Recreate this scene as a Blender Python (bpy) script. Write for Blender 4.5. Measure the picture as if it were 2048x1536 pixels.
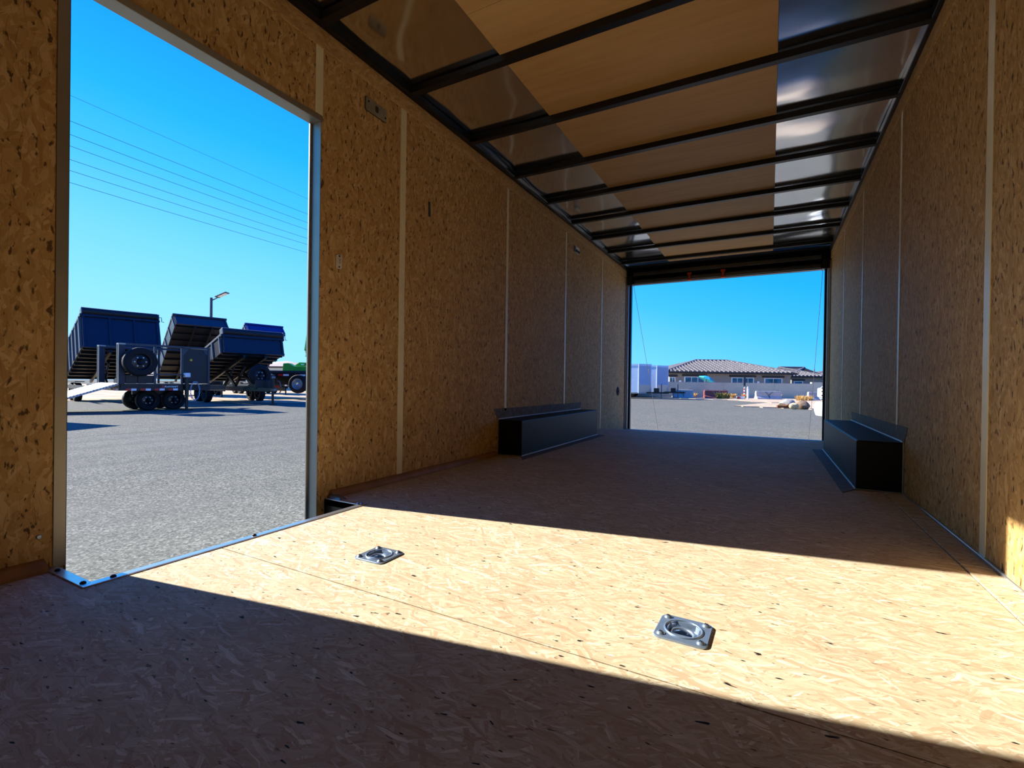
import bpy, bmesh, math, random
from mathutils import Matrix, Vector
random.seed(7)
for o in list(bpy.data.objects): bpy.data.objects.remove(o)
SC = bpy.context.scene; COL = SC.collection

# ------------------------------------------------------------------ camera
YAW, PITCH, ROLL, FPX, CAMZ = 0.4956, -0.0049, -0.0140, 953.7, 0.5653
_f = Vector((-math.sin(YAW)*math.cos(PITCH), math.cos(YAW)*math.cos(PITCH), math.sin(PITCH)))
_r = Vector((math.cos(YAW), math.sin(YAW), 0)); _d = _f.cross(_r)
_r2 = math.cos(ROLL)*_r + math.sin(ROLL)*_d; _d2 = -math.sin(ROLL)*_r + math.cos(ROLL)*_d
cam = bpy.data.cameras.new('camera'); cam_o = bpy.data.objects.new('camera', cam); COL.objects.link(cam_o)
cm = Matrix((( _r2.x, -_d2.x, -_f.x, 0), (_r2.y, -_d2.y, -_f.y, 0), (_r2.z, -_d2.z, -_f.z, CAMZ), (0, 0, 0, 1)))
cam_o.matrix_world = cm
cam.sensor_width = 36; cam.sensor_fit = 'HORIZONTAL'; cam.lens = FPX/2048*36
cam.clip_start = 0.02; cam.clip_end = 2000
SC.camera = cam_o

# ------------------------------------------------------------------ sun, sky, exposure
SUN_AZ = Vector((1, 0.176, 0)).normalized(); SUN_EL = math.radians(31.6)
sun_dir = (SUN_AZ*math.cos(SUN_EL) + Vector((0, 0, -math.sin(SUN_EL)))).normalized()   # light travels this way
sl = bpy.data.lights.new('sun', 'SUN'); sl.energy = 11.8; sl.angle = math.radians(0.6); sl.color = (1.0, 0.965, 0.865)
sun_o = bpy.data.objects.new('sun', sl); COL.objects.link(sun_o)
sun_o.rotation_euler = sun_dir.to_track_quat('-Z', 'Y').to_euler(); sun_o.location = (-20, -4, 14)
SC.view_settings.view_transform = 'Standard'; SC.view_settings.look = 'None'
SC.view_settings.exposure = 0.16; SC.view_settings.gamma = 1.0; SC.view_settings.use_curve_mapping = False

def lin(r, g, b):
    f = lambda c: (c/255/12.92) if c/255 <= .04045 else ((c/255+.055)/1.055)**2.4
    return (f(r), f(g), f(b), 1)
w = bpy.data.worlds.new('sky'); SC.world = w; w.use_nodes = True
nt = w.node_tree; nt.nodes.clear(); N = nt.nodes; L = nt.links
tc = N.new('ShaderNodeTexCoord'); sep = N.new('ShaderNodeSeparateXYZ'); L.new(tc.outputs['Generated'], sep.inputs[0])
dt = N.new('ShaderNodeVectorMath'); dt.operation = 'DOT_PRODUCT'; L.new(tc.outputs['Generated'], dt.inputs[0]); dt.inputs[1].default_value = -SUN_AZ
ma = N.new('ShaderNodeMath'); ma.operation = 'MULTIPLY_ADD'; L.new(dt.outputs['Value'], ma.inputs[0]); ma.inputs[1].default_value = -0.25; ma.inputs[2].default_value = 0.20
ad = N.new('ShaderNodeMath'); ad.operation = 'ADD'; L.new(sep.outputs['Z'], ad.inputs[0]); L.new(ma.outputs[0], ad.inputs[1])
rp = N.new('ShaderNodeValToRGB'); L.new(ad.outputs[0], rp.inputs[0])
st = [(0, (175, 242, 255)), (.13, (148, 236, 255)), (.24, (118, 222, 255)), (.34, (72, 203, 255)), (.43, (40, 187, 255)), (.54, (30, 166, 255)), (1, (12, 110, 235))]
while len(rp.color_ramp.elements) < len(st): rp.color_ramp.elements.new(.5)
for e, (p, c) in zip(rp.color_ramp.elements, st): e.position = p; e.color = (*lin(*c)[:2], lin(*c)[2]*1.4, 1)
bg = N.new('ShaderNodeBackground'); L.new(rp.outputs[0], bg.inputs[0]); bg.inputs[1].default_value = 0.92
wo = N.new('ShaderNodeOutputWorld'); L.new(bg.outputs[0], wo.inputs[0])

# ------------------------------------------------------------------ mesh helper
class MB:
    def __init__(s, T=None): s.v = []; s.f = []; s.T = T or Matrix.Identity(4)
    def add(s, vs, fs, T=None):
        M = s.T @ T if T is not None else s.T
        b = len(s.v); s.v += [tuple(M @ Vector(p)) for p in vs]; s.f += [tuple(i+b for i in f) for f in fs]; return s
    def box(s, x0, x1, y0, y1, z0, z1, T=None):
        vs = [(x, y, z) for z in (z0, z1) for y in (y0, y1) for x in (x0, x1)]
        return s.add(vs, [(0,2,3,1),(4,5,7,6),(0,1,5,4),(2,6,7,3),(0,4,6,2),(1,3,7,5)], T)
    def bar(s, a, b, wd, ht, up=(0,0,1)):
        a = Vector(a); b = Vector(b); d = (b-a); l = d.length; d.normalize(); u = Vector(up)
        sd = d.cross(u)
        if sd.length < 1e-4: sd = d.cross(Vector((1,0,0)))
        sd.normalize(); u = sd.cross(d)
        T = Matrix((( d.x, sd.x, u.x, a.x), (d.y, sd.y, u.y, a.y), (d.z, sd.z, u.z, a.z), (0,0,0,1)))
        return s.box(0, l, -wd/2, wd/2, -ht/2, ht/2, T)
    def tube(s, pts, r, n=10, cap=True):
        pts = [Vector(p) for p in pts]; rs = r if isinstance(r, (list, tuple)) else [r]*len(pts)
        vs = []; fs = []; prev = None
        for i, p in enumerate(pts):
            d = (pts[min(i+1, len(pts)-1)] - pts[max(i-1, 0)]).normalized()
            a = prev if prev is not None else (Vector((0,0,1)) if abs(d.z) < .9 else Vector((1,0,0)))
            x = (a - d*a.dot(d)).normalized(); prev = x; y = d.cross(x)
            for k in range(n):
                t = 2*math.pi*k/n; vs.append(p + (x*math.cos(t)+y*math.sin(t))*rs[i])
        for i in range(len(pts)-1):
            for k in range(n):
                k2 = (k+1) % n; fs.append((i*n+k, i*n+k2, (i+1)*n+k2, (i+1)*n+k))
        if cap: fs += [tuple(range(n))[::-1], tuple(range((len(pts)-1)*n, len(pts)*n))]
        return s.add(vs, fs)
    def lathe(s, prof, n=24, T=None, close=False):            # prof [(r,z)] around z
        vs = []; fs = []; m = len(prof)
        for k in range(n):
            t = 2*math.pi*k/n
            for r, z in prof: vs.append((r*math.cos(t), r*math.sin(t), z))
        for k in range(n):
            k2 = (k+1) % n
            for j in range(m - (0 if close else 1)):
                j2 = (j+1) % m; fs.append((k*m+j, k2*m+j, k2*m+j2, k*m+j2))
        return s.add(vs, fs, T)
    def prism(s, poly, h0, h1, T=None):                        # poly in xy extruded z
        n = len(poly); vs = [(x, y, h0) for x, y in poly] + [(x, y, h1) for x, y in poly]
        fs = [tuple(range(n))[::-1], tuple(range(n, 2*n))] + [(i, (i+1) % n, (i+1) % n+n, i+n) for i in range(n)]
        return s.add(vs, fs, T)
    def slab(s, xb, yb, skip, z0, z1, zf=None):                # grid slab with missing cells
        ok = {(i, j) for i in range(len(xb)-1) for j in range(len(yb)-1)} - set(skip)
        for (i, j) in ok:
            P = [(xb[i], yb[j]), (xb[i+1], yb[j]), (xb[i+1], yb[j+1]), (xb[i], yb[j+1])]
            s.add([(x, y, z1) for x, y in P] + [(x, y, z0) for x, y in P], [(0,1,2,3), (7,6,5,4)] +
                  [f for f, nb in (((0,4,5,1), (i, j-1)), ((1,5,6,2), (i+1, j)), ((2,6,7,3), (i, j+1)), ((3,7,4,0), (i-1, j))) if nb not in ok])
        return s
    def build(s, name, mat, parent=None, smooth=None, bevel=0, seg=2, loc=None):
        me = bpy.data.meshes.new(name); me.from_pydata(s.v, [], s.f); me.materials.append(MAT[mat] if isinstance(mat, str) else mat)
        bm = bmesh.new(); bm.from_mesh(me); bmesh.ops.recalc_face_normals(bm, faces=bm.faces); bm.to_mesh(me); bm.free()
        if smooth is not None:
            me.polygons.foreach_set('use_smooth', [True]*len(me.polygons)); me.set_sharp_from_angle(angle=math.radians(smooth))
        o = bpy.data.objects.new(name, me); COL.objects.link(o)
        if parent: o.parent = parent
        if loc: o.location = loc
        if bevel:
            b = o.modifiers.new('bevel', 'BEVEL'); b.width = bevel; b.segments = seg; b.limit_method = 'ANGLE'
        return o
def tag(o, label=None, cat=None, group=None, kind=None):
    if label: o['label'] = label
    if cat: o['category'] = cat
    if group: o['group'] = group
    if kind: o['kind'] = kind
    return o
def empty(name, loc=(0,0,0), rz=0):
    o = bpy.data.objects.new(name, None); COL.objects.link(o); o.location = loc; o.rotation_euler = (0,0,rz); o.empty_display_size = .1; return o
def copy_tree(o, parent=None):
    c = o.copy(); COL.objects.link(c); c.parent = parent
    for ch in list(o.children): copy_tree(ch, c)
    return c
def TR(x=0, y=0, z=0): return Matrix.Translation((x, y, z))
def RX(a): return Matrix.Rotation(a, 4, 'X')
def RY(a): return Matrix.Rotation(a, 4, 'Y')
def RZ(a): return Matrix.Rotation(a, 4, 'Z')

# ------------------------------------------------------------------ materials
MAT = {}
class NG:
    def __init__(s, name):
        s.m = bpy.data.materials.new(name); s.m.use_nodes = True; s.t = s.m.node_tree; s.b = s.t.nodes['Principled BSDF']; MAT[name] = s.m
    def n(s, kind, **kw):
        x = s.t.nodes.new(kind)
        for k, v in kw.items(): setattr(x, k, v)
        return x
    def l(s, a, b): s.t.links.new(a, b)
    def math(s, op, a, b=None, c=None, clamp=False):
        x = s.n('ShaderNodeMath', operation=op, use_clamp=clamp)
        for i, v in enumerate((a, b, c)):
            if v is None: continue
            if isinstance(v, (int, float)): x.inputs[i].default_value = v
            else: s.l(v, x.inputs[i])
        return x.outputs[0]
    def noise(s, vec, scale, detail=3, rough=.55):
        x = s.n('ShaderNodeTexNoise'); s.l(vec, x.inputs['Vector']); x.inputs['Scale'].default_value = scale; x.inputs['Detail'].default_value = detail; x.inputs['Roughness'].default_value = rough; return x.outputs[0]
    def mapping(s, vec, scale=(1,1,1), rot=(0,0,0), loc=(0,0,0)):
        x = s.n('ShaderNodeMapping'); s.l(vec, x.inputs[0]); x.inputs['Scale'].default_value = scale; x.inputs['Rotation'].default_value = rot; x.inputs['Location'].default_value = loc; return x.outputs[0]
    def ramp(s, fac, stops, interp='LINEAR'):
        x = s.n('ShaderNodeValToRGB'); x.color_ramp.interpolation = interp; s.l(fac, x.inputs[0]); el = x.color_ramp.elements
        while len(el) < len(stops): el.new(.5)
        for e, (p, c) in zip(el, stops): e.position = p; e.color = c if len(c) == 4 else (*c, 1)
        return x.outputs[0]
    def mix(s, fac, a, b, mode='MIX'):
        x = s.n('ShaderNodeMix', data_type='RGBA', blend_type=mode)
        if isinstance(fac, (int, float)): x.inputs[0].default_value = fac
        else: s.l(fac, x.inputs[0])
        for i, v in ((6, a), (7, b)):
            if isinstance(v, tuple): x.inputs[i].default_value = v if len(v) == 4 else (*v, 1)
            else: s.l(v, x.inputs[i])
        return x.outputs[2]
    def bump(s, h, strength, dist=.01):
        x = s.n('ShaderNodeBump'); s.l(h, x.inputs['Height']); x.inputs['Strength'].default_value = strength; x.inputs['Distance'].default_value = dist; s.l(x.outputs[0], s.b.inputs['Normal'])
    def base(s, c):
        if isinstance(c, tuple): s.b.inputs['Base Color'].default_value = c if len(c) == 4 else (*c, 1)
        else: s.l(c, s.b.inputs['Base Color'])
        return s
    def set(s, rough=.5, metal=0, spec=.5):
        s.b.inputs['Roughness'].default_value = rough; s.b.inputs['Metallic'].default_value = metal; s.b.inputs['Specular IOR Level'].default_value = spec; return s
    def obj(s): return s.n('ShaderNodeTexCoord').outputs['Object']

def plain(name, rgb, rough=.5, metal=0, spec=.5, var=.12, vs=6):
    g = NG(name); c = lin(*rgb); n = g.noise(g.obj(), vs, 4)
    d = tuple(max(0, x*(1-var)) for x in c[:3]); e = tuple(min(1, x*(1+var)) for x in c[:3])
    g.base(g.ramp(n, [(.3, d), (.7, e)])).set(rough, metal, spec); return g

def osb(name, axes, stops, speck, speck_amt, ln=.075, wd=.017, dirt=None, rough=.6, spec=.3, bump=.25, sps=(38, 95, 1)):
    """oriented strand board: three layers of overlapping flat flakes, each flake its own tone and grain"""
    g = NG(name); sp = g.n('ShaderNodeSeparateXYZ'); g.l(g.obj(), sp.inputs[0])
    cb = g.n('ShaderNodeCombineXYZ'); g.l(sp.outputs[axes[0]], cb.inputs[0]); g.l(sp.outputs[axes[1]], cb.inputs[1]); P = cb.outputs[0]
    wn = g.n('ShaderNodeTexNoise'); g.l(P, wn.inputs['Vector']); wn.inputs['Scale'].default_value = 9; wn.inputs['Detail'].default_value = 2
    wsub = g.n('ShaderNodeVectorMath', operation='SUBTRACT'); g.l(wn.outputs['Color'], wsub.inputs[0]); wsub.inputs[1].default_value = (.5, .5, .5)
    wsc = g.n('ShaderNodeVectorMath', operation='SCALE'); g.l(wsub.outputs[0], wsc.inputs[0]); wsc.inputs['Scale'].default_value = .045
    wad = g.n('ShaderNodeVectorMath', operation='ADD'); g.l(P, wad.inputs[0]); g.l(wsc.outputs[0], wad.inputs[1]); P = wad.outputs[0]
    val = pri = None
    for k, (ang, sc) in enumerate(((.15, 1), (-.5, 1.25), (.85, .9), (2.2, 1.1))):
        q = g.mapping(P, rot=(0, 0, ang), loc=(k*3.7, k*1.9, k*5.1))
        q2 = g.mapping(q, scale=(1/ln*sc, 1/wd*sc, 1))
        vo = g.n('ShaderNodeTexVoronoi', feature='F1'); g.l(q2, vo.inputs['Vector']); vo.inputs['Scale'].default_value = 1; vo.inputs['Randomness'].default_value = 1
        s3 = g.n('ShaderNodeSeparateColor'); g.l(vo.outputs['Color'], s3.inputs[0])
        gr = g.noise(g.mapping(q, scale=(14, 330, 1)), 1, 3, .6)
        v = g.math('MULTIPLY_ADD', gr, .42, s3.outputs[0]); v = g.math('ADD', v, -.21)
        pr = g.math('MULTIPLY', s3.outputs[1], (1, .93, .80, .70)[k])
        if val is None: val, pri = v, pr
        else:
            gt = g.math('GREATER_THAN', pr, pri)
            mx = g.n('ShaderNodeMix'); g.l(gt, mx.inputs[0]); g.l(val, mx.inputs[2]); g.l(v, mx.inputs[3]); val = mx.outputs[0]
            pri = g.math('MAXIMUM', pr, pri)
    fib = g.noise(g.mapping(P, scale=(9, 420, 1), rot=(0, 0, .2)), 1, 2, .5); ff = g.math('MULTIPLY', g.math('SUBTRACT', fib, .60), 9, clamp=True)
    big = g.noise(P, 1.7, 4)
    vv = g.math('MULTIPLY_ADD', big, .5, val); vv = g.math('ADD', vv, -.25)
    c = g.ramp(vv, stops)
    c = g.mix(g.math('MULTIPLY', ff, .45), c, speck)
    sn = g.noise(g.mapping(P, scale=sps), 1, 3, .5)
    sf = g.math('MULTIPLY', g.math('SUBTRACT', sn, speck_amt), 18, clamp=True)
    c = g.mix(g.math('MULTIPLY', sf, .85), c, speck)
    if dirt:
        dn = g.noise(P, 2.3, 5, .65); df = g.math('MULTIPLY', g.math('SUBTRACT', dn, .52), 3.0, clamp=True)
        c = g.mix(g.math('MULTIPLY', df, .35), c, dirt)
        ds = g.noise(g.mapping(P, scale=(26, 72, 1), loc=(9, 4, 0)), 1, 2, .5); dsf = g.math('MULTIPLY', g.math('SUBTRACT', ds, .69), 30, clamp=True)
        c = g.mix(dsf, c, (.012, .009, .007, 1))
    g.base(c).set(rough, 0, spec); g.bump(g.math('SUBTRACT', val, sf), bump, .004); return g

osb('osb_floor', (0, 1), [(.0, lin(180, 152, 122)), (.25, lin(185, 164, 134)), (.62, lin(193, 175, 146)), (.9, lin(203, 187, 160)), (1, lin(222, 210, 186))], lin(96, 66, 44), .665, ln=.06, wd=.008, dirt=lin(120, 104, 92), rough=.72, spec=.2)
osb('osb_wall', (2, 1), [(.0, lin(184, 142, 84)), (.35, lin(198, 157, 98)), (.7, lin(206, 166, 107)), (1, lin(222, 186, 130))], lin(66, 42, 24), .600, ln=.045, wd=.014, rough=.7, spec=.2, sps=(27, 66, 1))
osb('osb_board', (1, 2), [(.0, lin(190, 148, 92)), (.35, lin(204, 164, 106)), (.7, lin(212, 172, 114)), (1, lin(224, 188, 132))], lin(98, 64, 38), .68, ln=.05, wd=.014, rough=.65, spec=.2)
g = NG('plywood'); P = g.obj(); n1 = g.noise(g.mapping(P, scale=(2.2, 26, 1)), 1, 4); n2 = g.noise(P, 1.6, 3)
g.base(g.mix(.35, g.ramp(n1, [(.3, lin(206, 160, 98)), (.7, lin(224, 182, 120))]), g.ramp(n2, [(.3, lin(200, 150, 92)), (.7, lin(228, 188, 128))]))).set(.55, 0, .3)
g = NG('roof_sheet'); P = g.obj(); g.base((.80, .80, .81)).set(.13, 1); g.bump(g.noise(g.mapping(P, scale=(1.3, 2.4, 1)), 1, 1, .3), .55, .05)
plain('black_steel', (9, 9, 10), .32, 0, .5); plain('black_frame', (22, 22, 24), .28, .6)
plain('bow_black', (12, 11, 11), .38, 0, .5)
plain('black_box', (7, 7, 8), .5, 0, .3); plain('flange_steel', (116, 106, 98), .7, .0, .2, var=.3, vs=25)
plain('aluminium', (214, 216, 222), .30, .9, var=.06, vs=14); plain('zinc', (150, 170, 196), .30, .7, var=.06, vs=60); plain('alu_trim', (160, 156, 146), .45, .7, var=.06)
plain('seam_tape', (242, 230, 190), .4, 0, var=.07, vs=9); plain('base_trim', (150, 106, 64), .55, var=.2, vs=12); plain('white_plastic', (214, 206, 190), .4)
plain('plate_metal', (170, 160, 142), .38, .35, var=.15, vs=20); plain('dark_mark', (66, 58, 48), .6); plain('dark_hole', (10, 9, 8), .8); plain('screw_dark', (40, 36, 40), .4, .6)
plain('caulk_white', (214, 218, 222), .35)
plain('orange_red', (255, 84, 24), .4); plain('frame_grey', (104, 102, 100), .36, .7); plain('lit_rib_grey', (92, 97, 102), .4); plain('red_refl', (190, 18, 22), .35); plain('white_refl', (225, 228, 228), .35)
plain('wire', (40, 48, 60), .6)
plain('dump_navy', (22, 27, 44), .42, 0, .45, var=.2); plain('dump_blue', (24, 40, 110), .35, 0, .5); plain('dump_grey', (46, 52, 60), .38, 0, .5); plain('dump_black', (16, 17, 19), .4, 0, .45)
plain('dump_green', (82, 168, 44), .38); plain('tarp_black', (14, 14, 18), .55, var=.3); plain('rubber', (20, 20, 21), .75, 0, .3); plain('rim_black', (26, 28, 32), .35, .4); plain('rim_silver', (180, 184, 190), .3, .8)
plain('chassis_black', (13, 13, 14), .4, 0, .45); plain('steel_worn', (120, 122, 124), .4, .8, var=.25, vs=20); plain('chain_blue', (150, 180, 205), .35, .7); plain('lens_yellow', (220, 170, 30), .4)
plain('cargo_white', (214, 224, 234), .3, 0, .5, var=.04); plain('cargo_grey', (168, 178, 194), .35, 0, .5, var=.05); plain('stone_guard', (196, 178, 160), .35, .6, var=.12, vs=30)
plain('stucco', (138, 132, 122), .85, 0, .2, var=.06); plain('stucco_cream', (214, 208, 190), .85, 0, .2, var=.05); plain('fascia', (30, 26, 26), .6); plain('roof_deck', (50, 46, 48), .9); plain('roof_tile', (106, 102, 103), .8, 0, .2, var=.3, vs=5)
plain('window_frame', (225, 228, 228), .4); plain('umbrella_teal', (40, 170, 190), .7); plain('barrier_grey', (176, 172, 166), .8, 0, .2, var=.15); plain('barrier_red', (150, 84, 78), .8, 0, .2, var=.2)
plain('rock_grey', (160, 152, 142), .9, 0, .2, var=.3, vs=9); plain('rock_tan', (196, 172, 132), .9, 0, .2, var=.3, vs=9); plain('rock_brown', (128, 106, 84), .9, 0, .2, var=.35, vs=9); plain('log_brown', (120, 78, 52), .9, 0, .2, var=.4, vs=14)
plain('dry_weed', (206, 168, 104), .9, 0, .2, var=.25); plain('sage', (112, 108, 62), .9, 0, .2, var=.3); plain('truck_white', (236, 238, 240), .2, 0, .6, var=.02); plain('chrome_dark', (60, 70, 84), .15, .9); plain('hill_tan', (176, 160, 146), .95, 0, .1, var=.15, vs=.05)
plain('lamp_grey', (70, 74, 84), .5, .3); plain('lens', (200, 205, 205), .3)
g = NG('glass_dark'); g.base(g.ramp(g.noise(g.obj(), 1.5, 3), [(.4, lin(24, 34, 50)), (.65, lin(70, 96, 120))])).set(.06, 0, .8)
g = NG('block_wall'); P = g.obj(); br = g.n('ShaderNodeTexBrick'); g.l(g.mapping(P, rot=(math.pi/2, 0, 0)), br.inputs['Vector']); br.inputs['Scale'].default_value = 1; br.inputs['Brick Width'].default_value = .4; br.inputs['Row Height'].default_value = .2; br.inputs['Mortar Size'].default_value = .008
br.inputs['Color1'].default_value = lin(192, 190, 168); br.inputs['Color2'].default_value = lin(184, 182, 160); br.inputs['Mortar'].default_value = lin(164, 162, 144)
g.base(g.mix(.4, br.outputs['Color'], g.ramp(g.noise(P, 1.2, 4), [(.3, lin(174, 172, 152)), (.7, lin(200, 197, 174))]))).set(.9, 0, .2)
g = NG('asphalt'); P = g.obj()
vo = g.n('ShaderNodeTexVoronoi'); g.l(P, vo.inputs['Vector']); vo.inputs['Scale'].default_value = 75
s3 = g.n('ShaderNodeSeparateColor'); g.l(vo.outputs['Color'], s3.inputs[0]); fn = g.noise(P, 34, 5, .75); bn = g.noise(P, .35, 5, .6); mn = g.noise(P, 5, 4, .7)
t = g.math('ADD', g.math('MULTIPLY', s3.outputs[0], .45), g.math('MULTIPLY', fn, .75)); t = g.math('ADD', t, g.math('MULTIPLY', mn, .25)); t = g.math('ADD', t, -.22)
c = g.ramp(t, [(.12, lin(44, 44, 40)), (.4, lin(91, 91, 83)), (.62, lin(112, 111, 102)), (.95, lin(176, 174, 158))])
c = g.mix(g.math('MULTIPLY', g.math('SUBTRACT', bn, .45), 1.5, clamp=True), c, lin(114, 112, 103)); g.base(c).set(.9, 0, .1); g.bump(g.math('ADD', fn, s3.outputs[1]), .7, .012)
g = NG('dirt'); P = g.obj(); g.base(g.ramp(g.math('ADD', g.math('MULTIPLY', g.noise(P, .9, 5, .7), .6), g.math('MULTIPLY', g.noise(P, 14, 4, .7), .4)), [(.3, lin(138, 118, 98)), (.5, lin(182, 160, 134)), (.7, lin(206, 188, 164))])).set(.95, 0, .1)
g = NG('diamond_plate'); P = g.obj(); vo = g.n('ShaderNodeTexVoronoi'); g.l(g.mapping(P, scale=(1, 1, 0)), vo.inputs['Vector']); vo.inputs['Scale'].default_value = 14; vo.inputs['Randomness'].default_value = .1
g.base((.30, .32, .36)).set(.45, .9); g.bump(vo.outputs['Distance'], .8, .02)

# ------------------------------------------------------------------ dimensions of the trailer shell (metres)
XL, XR, H = -1.842, 0.627, 2.1785
YF, YE = -1.62, 6.86                 # front wall, rear edge
DY0, DY1, DZ = 0.620, 1.513, 1.755   # side door opening
WT = 0.055                           # wall thickness
SX, SY0, SY1 = -1.622, 0.600, 1.560  # step well
G = -0.5                             # ground level

# ---- ground
m = MB(); m.box(-160, 160, -120, 260, G-.3, G); tag(m.build('ground', 'asphalt'), 'grey gravelly asphalt of the sales lot outside both openings', 'ground', kind='structure')
# ---- floor
def structure(o, label=None, cat=None): return tag(o, label, cat, kind='structure')
m = MB(); m.slab([XL-WT, SX-.01, XR+WT], [YF-WT, SY0-.0, SY1+.0, 5.70], [(0, 1)], -.075, -.022)
m.add([(XL-WT, 5.70, -.022), (XR+WT, 5.70, -.022), (XR+WT, YE, -.122), (XL-WT, YE, -.122), (XL-WT, 5.70, -.075), (XR+WT, 5.70, -.075), (XR+WT, YE, -.175), (XL-WT, YE, -.175)], [(0,1,2,3), (7,6,5,4), (0,4,5,1), (1,5,6,2), (2,6,7,3), (3,7,4,0)])
floor = structure(m.build('floor', 'black_steel'), 'worn strand-board floor of the enclosed trailer with a sunlit band', 'floor')
rows = [YF, -.28, .935, 2.15, 3.37, 4.59, 5.70]
SG = .0016; XS = .543
for a, b in zip(rows[:-1], rows[1:]):
    xb = [XL, XS-SG]; yb = [a+SG, b-SG]; skip = []
    if a < SY0 < b: xb = [XL, SX, XS-SG]; yb = [a+SG, SY0, b-SG]; skip = [(0, 1)]
    if a < SY1 < b:
        xb = [XL, SX, -1.140, -1.050, -.210, -.120, XS-SG]; yb = [a+SG, 1.100, 1.190, SY1, b-SG]; skip = [(0, 0), (0, 1), (0, 2), (2, 1), (4, 1)]
    MB().slab(xb, yb, skip, -.022, 0).build('floor_panel', 'osb_floor', floor)
m = MB(); m.add([(XL, 5.703, 0), (XR, 5.703, 0), (XR, YE-.04, -.0975), (XL, YE-.04, -.0975), (XL, 5.703, -.022), (XR, 5.703, -.022), (XR, YE-.04, -.12), (XL, YE-.04, -.12)], [(0,1,2,3), (7,6,5,4), (0,4,5,1), (1,5,6,2), (2,6,7,3), (3,7,4,0)])
m.build('floor_panel', 'osb_floor', floor)
MB().box(XL, XR, YE-.04, YE+.02, -.135, -.094).build('threshold', 'alu_trim', floor, bevel=.003)
for a, b in ((YF, .9), (.903, 3.34), (3.343, 5.70)):
    tag(MB().box(XS+SG, XR, a, b, -.022, .003).build('edge_strip', 'osb_floor', floor, bevel=.002), 'narrow strip of strand board along the right wall')

# ---- walls
m = MB().box(XL-WT, XL-.012, YF-WT, DY0-.004, -.25, H+.02).box(XL-WT, XL-.012, DY1+.004, YE, -.25, H+.02).box(XL-WT, XL-.012, DY0-.004, DY1+.004, DZ+.004, H+.02)
wl = structure(m.build('wall_left', 'cargo_white'), 'orange strand-board left wall of the trailer with the open doorway', 'wall')
def panel(par, y0, y1, x0, x1, z0=-.16, z1=H): return MB().box(x0, x1, y0+.001, y1-.001, z0, z1).build('wall_panel', 'osb_wall', par)
for a, b, z0 in ((YF, -.62, -.16), (-.62, DY0-.004, -.16), (DY0-.004, 1.500, DZ+.004), (DY1+.004, 2.076, -.16), (2.076, 3.296, -.16), (3.296, 4.522, -.16), (4.522, 5.712, -.16), (5.712, YE, -.16)):
    panel(wl, a, b, XL-.012, XL, z0)
panel(wl, 1.500, DY1+.004, XL-.012, XL, DZ+.004)
def strip(par, y, wdt, z0, z1, left=True, mat='seam_tape'):
    x0, x1 = (XL, XL+.003) if left else (XR-.003, XR)
    return tag(MB().box(x0, x1, y-wdt/2, y+wdt/2, z0, z1).build('seam_strip', mat, par, bevel=.001), 'pale strip covering a joint between two wall panels')
strip(wl, 1.503, .042, DZ+.028, 2.092); strip(wl, -.62, .045, .03, 2.092)
strip(wl, 2.076, .046, .03, 2.092); strip(wl, 3.297, .034, .335, 2.092); strip(wl, 4.524, .034, .335, 2.092); strip(wl, 5.712, .03, -.0, 2.092)
for a, b in ((YF, .55), (.552, 2.99), (2.992, 5.42), (5.422, YE)):
    MB().box(XL, XL+.008, a, b, 2.092, H).build('top_board', 'osb_board', wl, bevel=.0015)
wr = structure(MB().box(XR+.012, XR+WT, YF-WT, YE, -.25, H+.02).build('wall_right', 'cargo_white'), 'tan strand-board right wall of the trailer, lit at its near foot', 'wall')
for a, b in ((YF, .55), (.552, 2.99), (2.992, 5.42), (5.422, YE)): MB().box(XR-.008, XR, a, b, 2.092, H).build('top_board', 'osb_board', wr, bevel=.0015)
for a, b in ((YF, -.30), (-.30, .905), (.905, 2.125), (2.125, 3.357), (3.357, 4.582), (4.582, 5.66), (5.66, YE)): panel(wr, a, b, XR, XR+.012)
for y, z0 in ((.905, .03), (2.125, .012), (3.357, .325), (4.582, .325), (5.66, 0), (-.30, .03)): strip(wr, y, .05 if y < 3 else .034, z0, 2.092, False)
structure(MB().box(XL-WT, XR+WT, YF-WT-.02, YF, -.25, H+.1).build('wall_front', 'osb_wall'), 'strand-board front wall closing the trailer behind the viewer', 'wall')
bl = structure(empty('baseboard_left'), 'brown rounded baseboard along the foot of the left wall', 'baseboard')
def cove(par, y0, y1, mat='base_trim'):
    r = .034; pr = [(XL, 0), (XL+r, 0)] + [(XL+r*math.cos(t), .004+r*.9*math.sin(t)) for t in [i*math.pi/2/6 for i in range(7)]]
    n = len(pr); vs = [(x, y0, z) for x, z in pr] + [(x, y1, z) for x, z in pr]
    m = MB(); m.add(vs, [tuple(range(n)), tuple(range(n, 2*n))[::-1]] + [(i, (i+1) % n, (i+1) % n+n, i+n) for i in range(n)]); return m.build('baseboard_piece', mat, par, smooth=35)
cove(bl, YF, SY0-.03); cove(bl, SY1+.03, 3.14)
br_ = structure(empty('baseboard_right'), 'thin bright metal strip along the foot of the right wall', 'baseboard')
for a, b in ((YF, 1.60), (1.604, 3.16)):
    MB().box(XR-.010, XR, a, b, .003, .014).build('baseboard_piece', 'aluminium', br_, bevel=.002)

# ---- ceiling
ZB = H; BH = .037; ZS = ZB + BH
ceil_ = structure(MB().box(XL-WT, XR+WT, YF-WT, YE, ZS+.026, ZS+.045).build('ceiling', 'cargo_white'), 'roof of bare metal sheet, plywood strip and black cross bows', 'ceiling')
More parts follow.
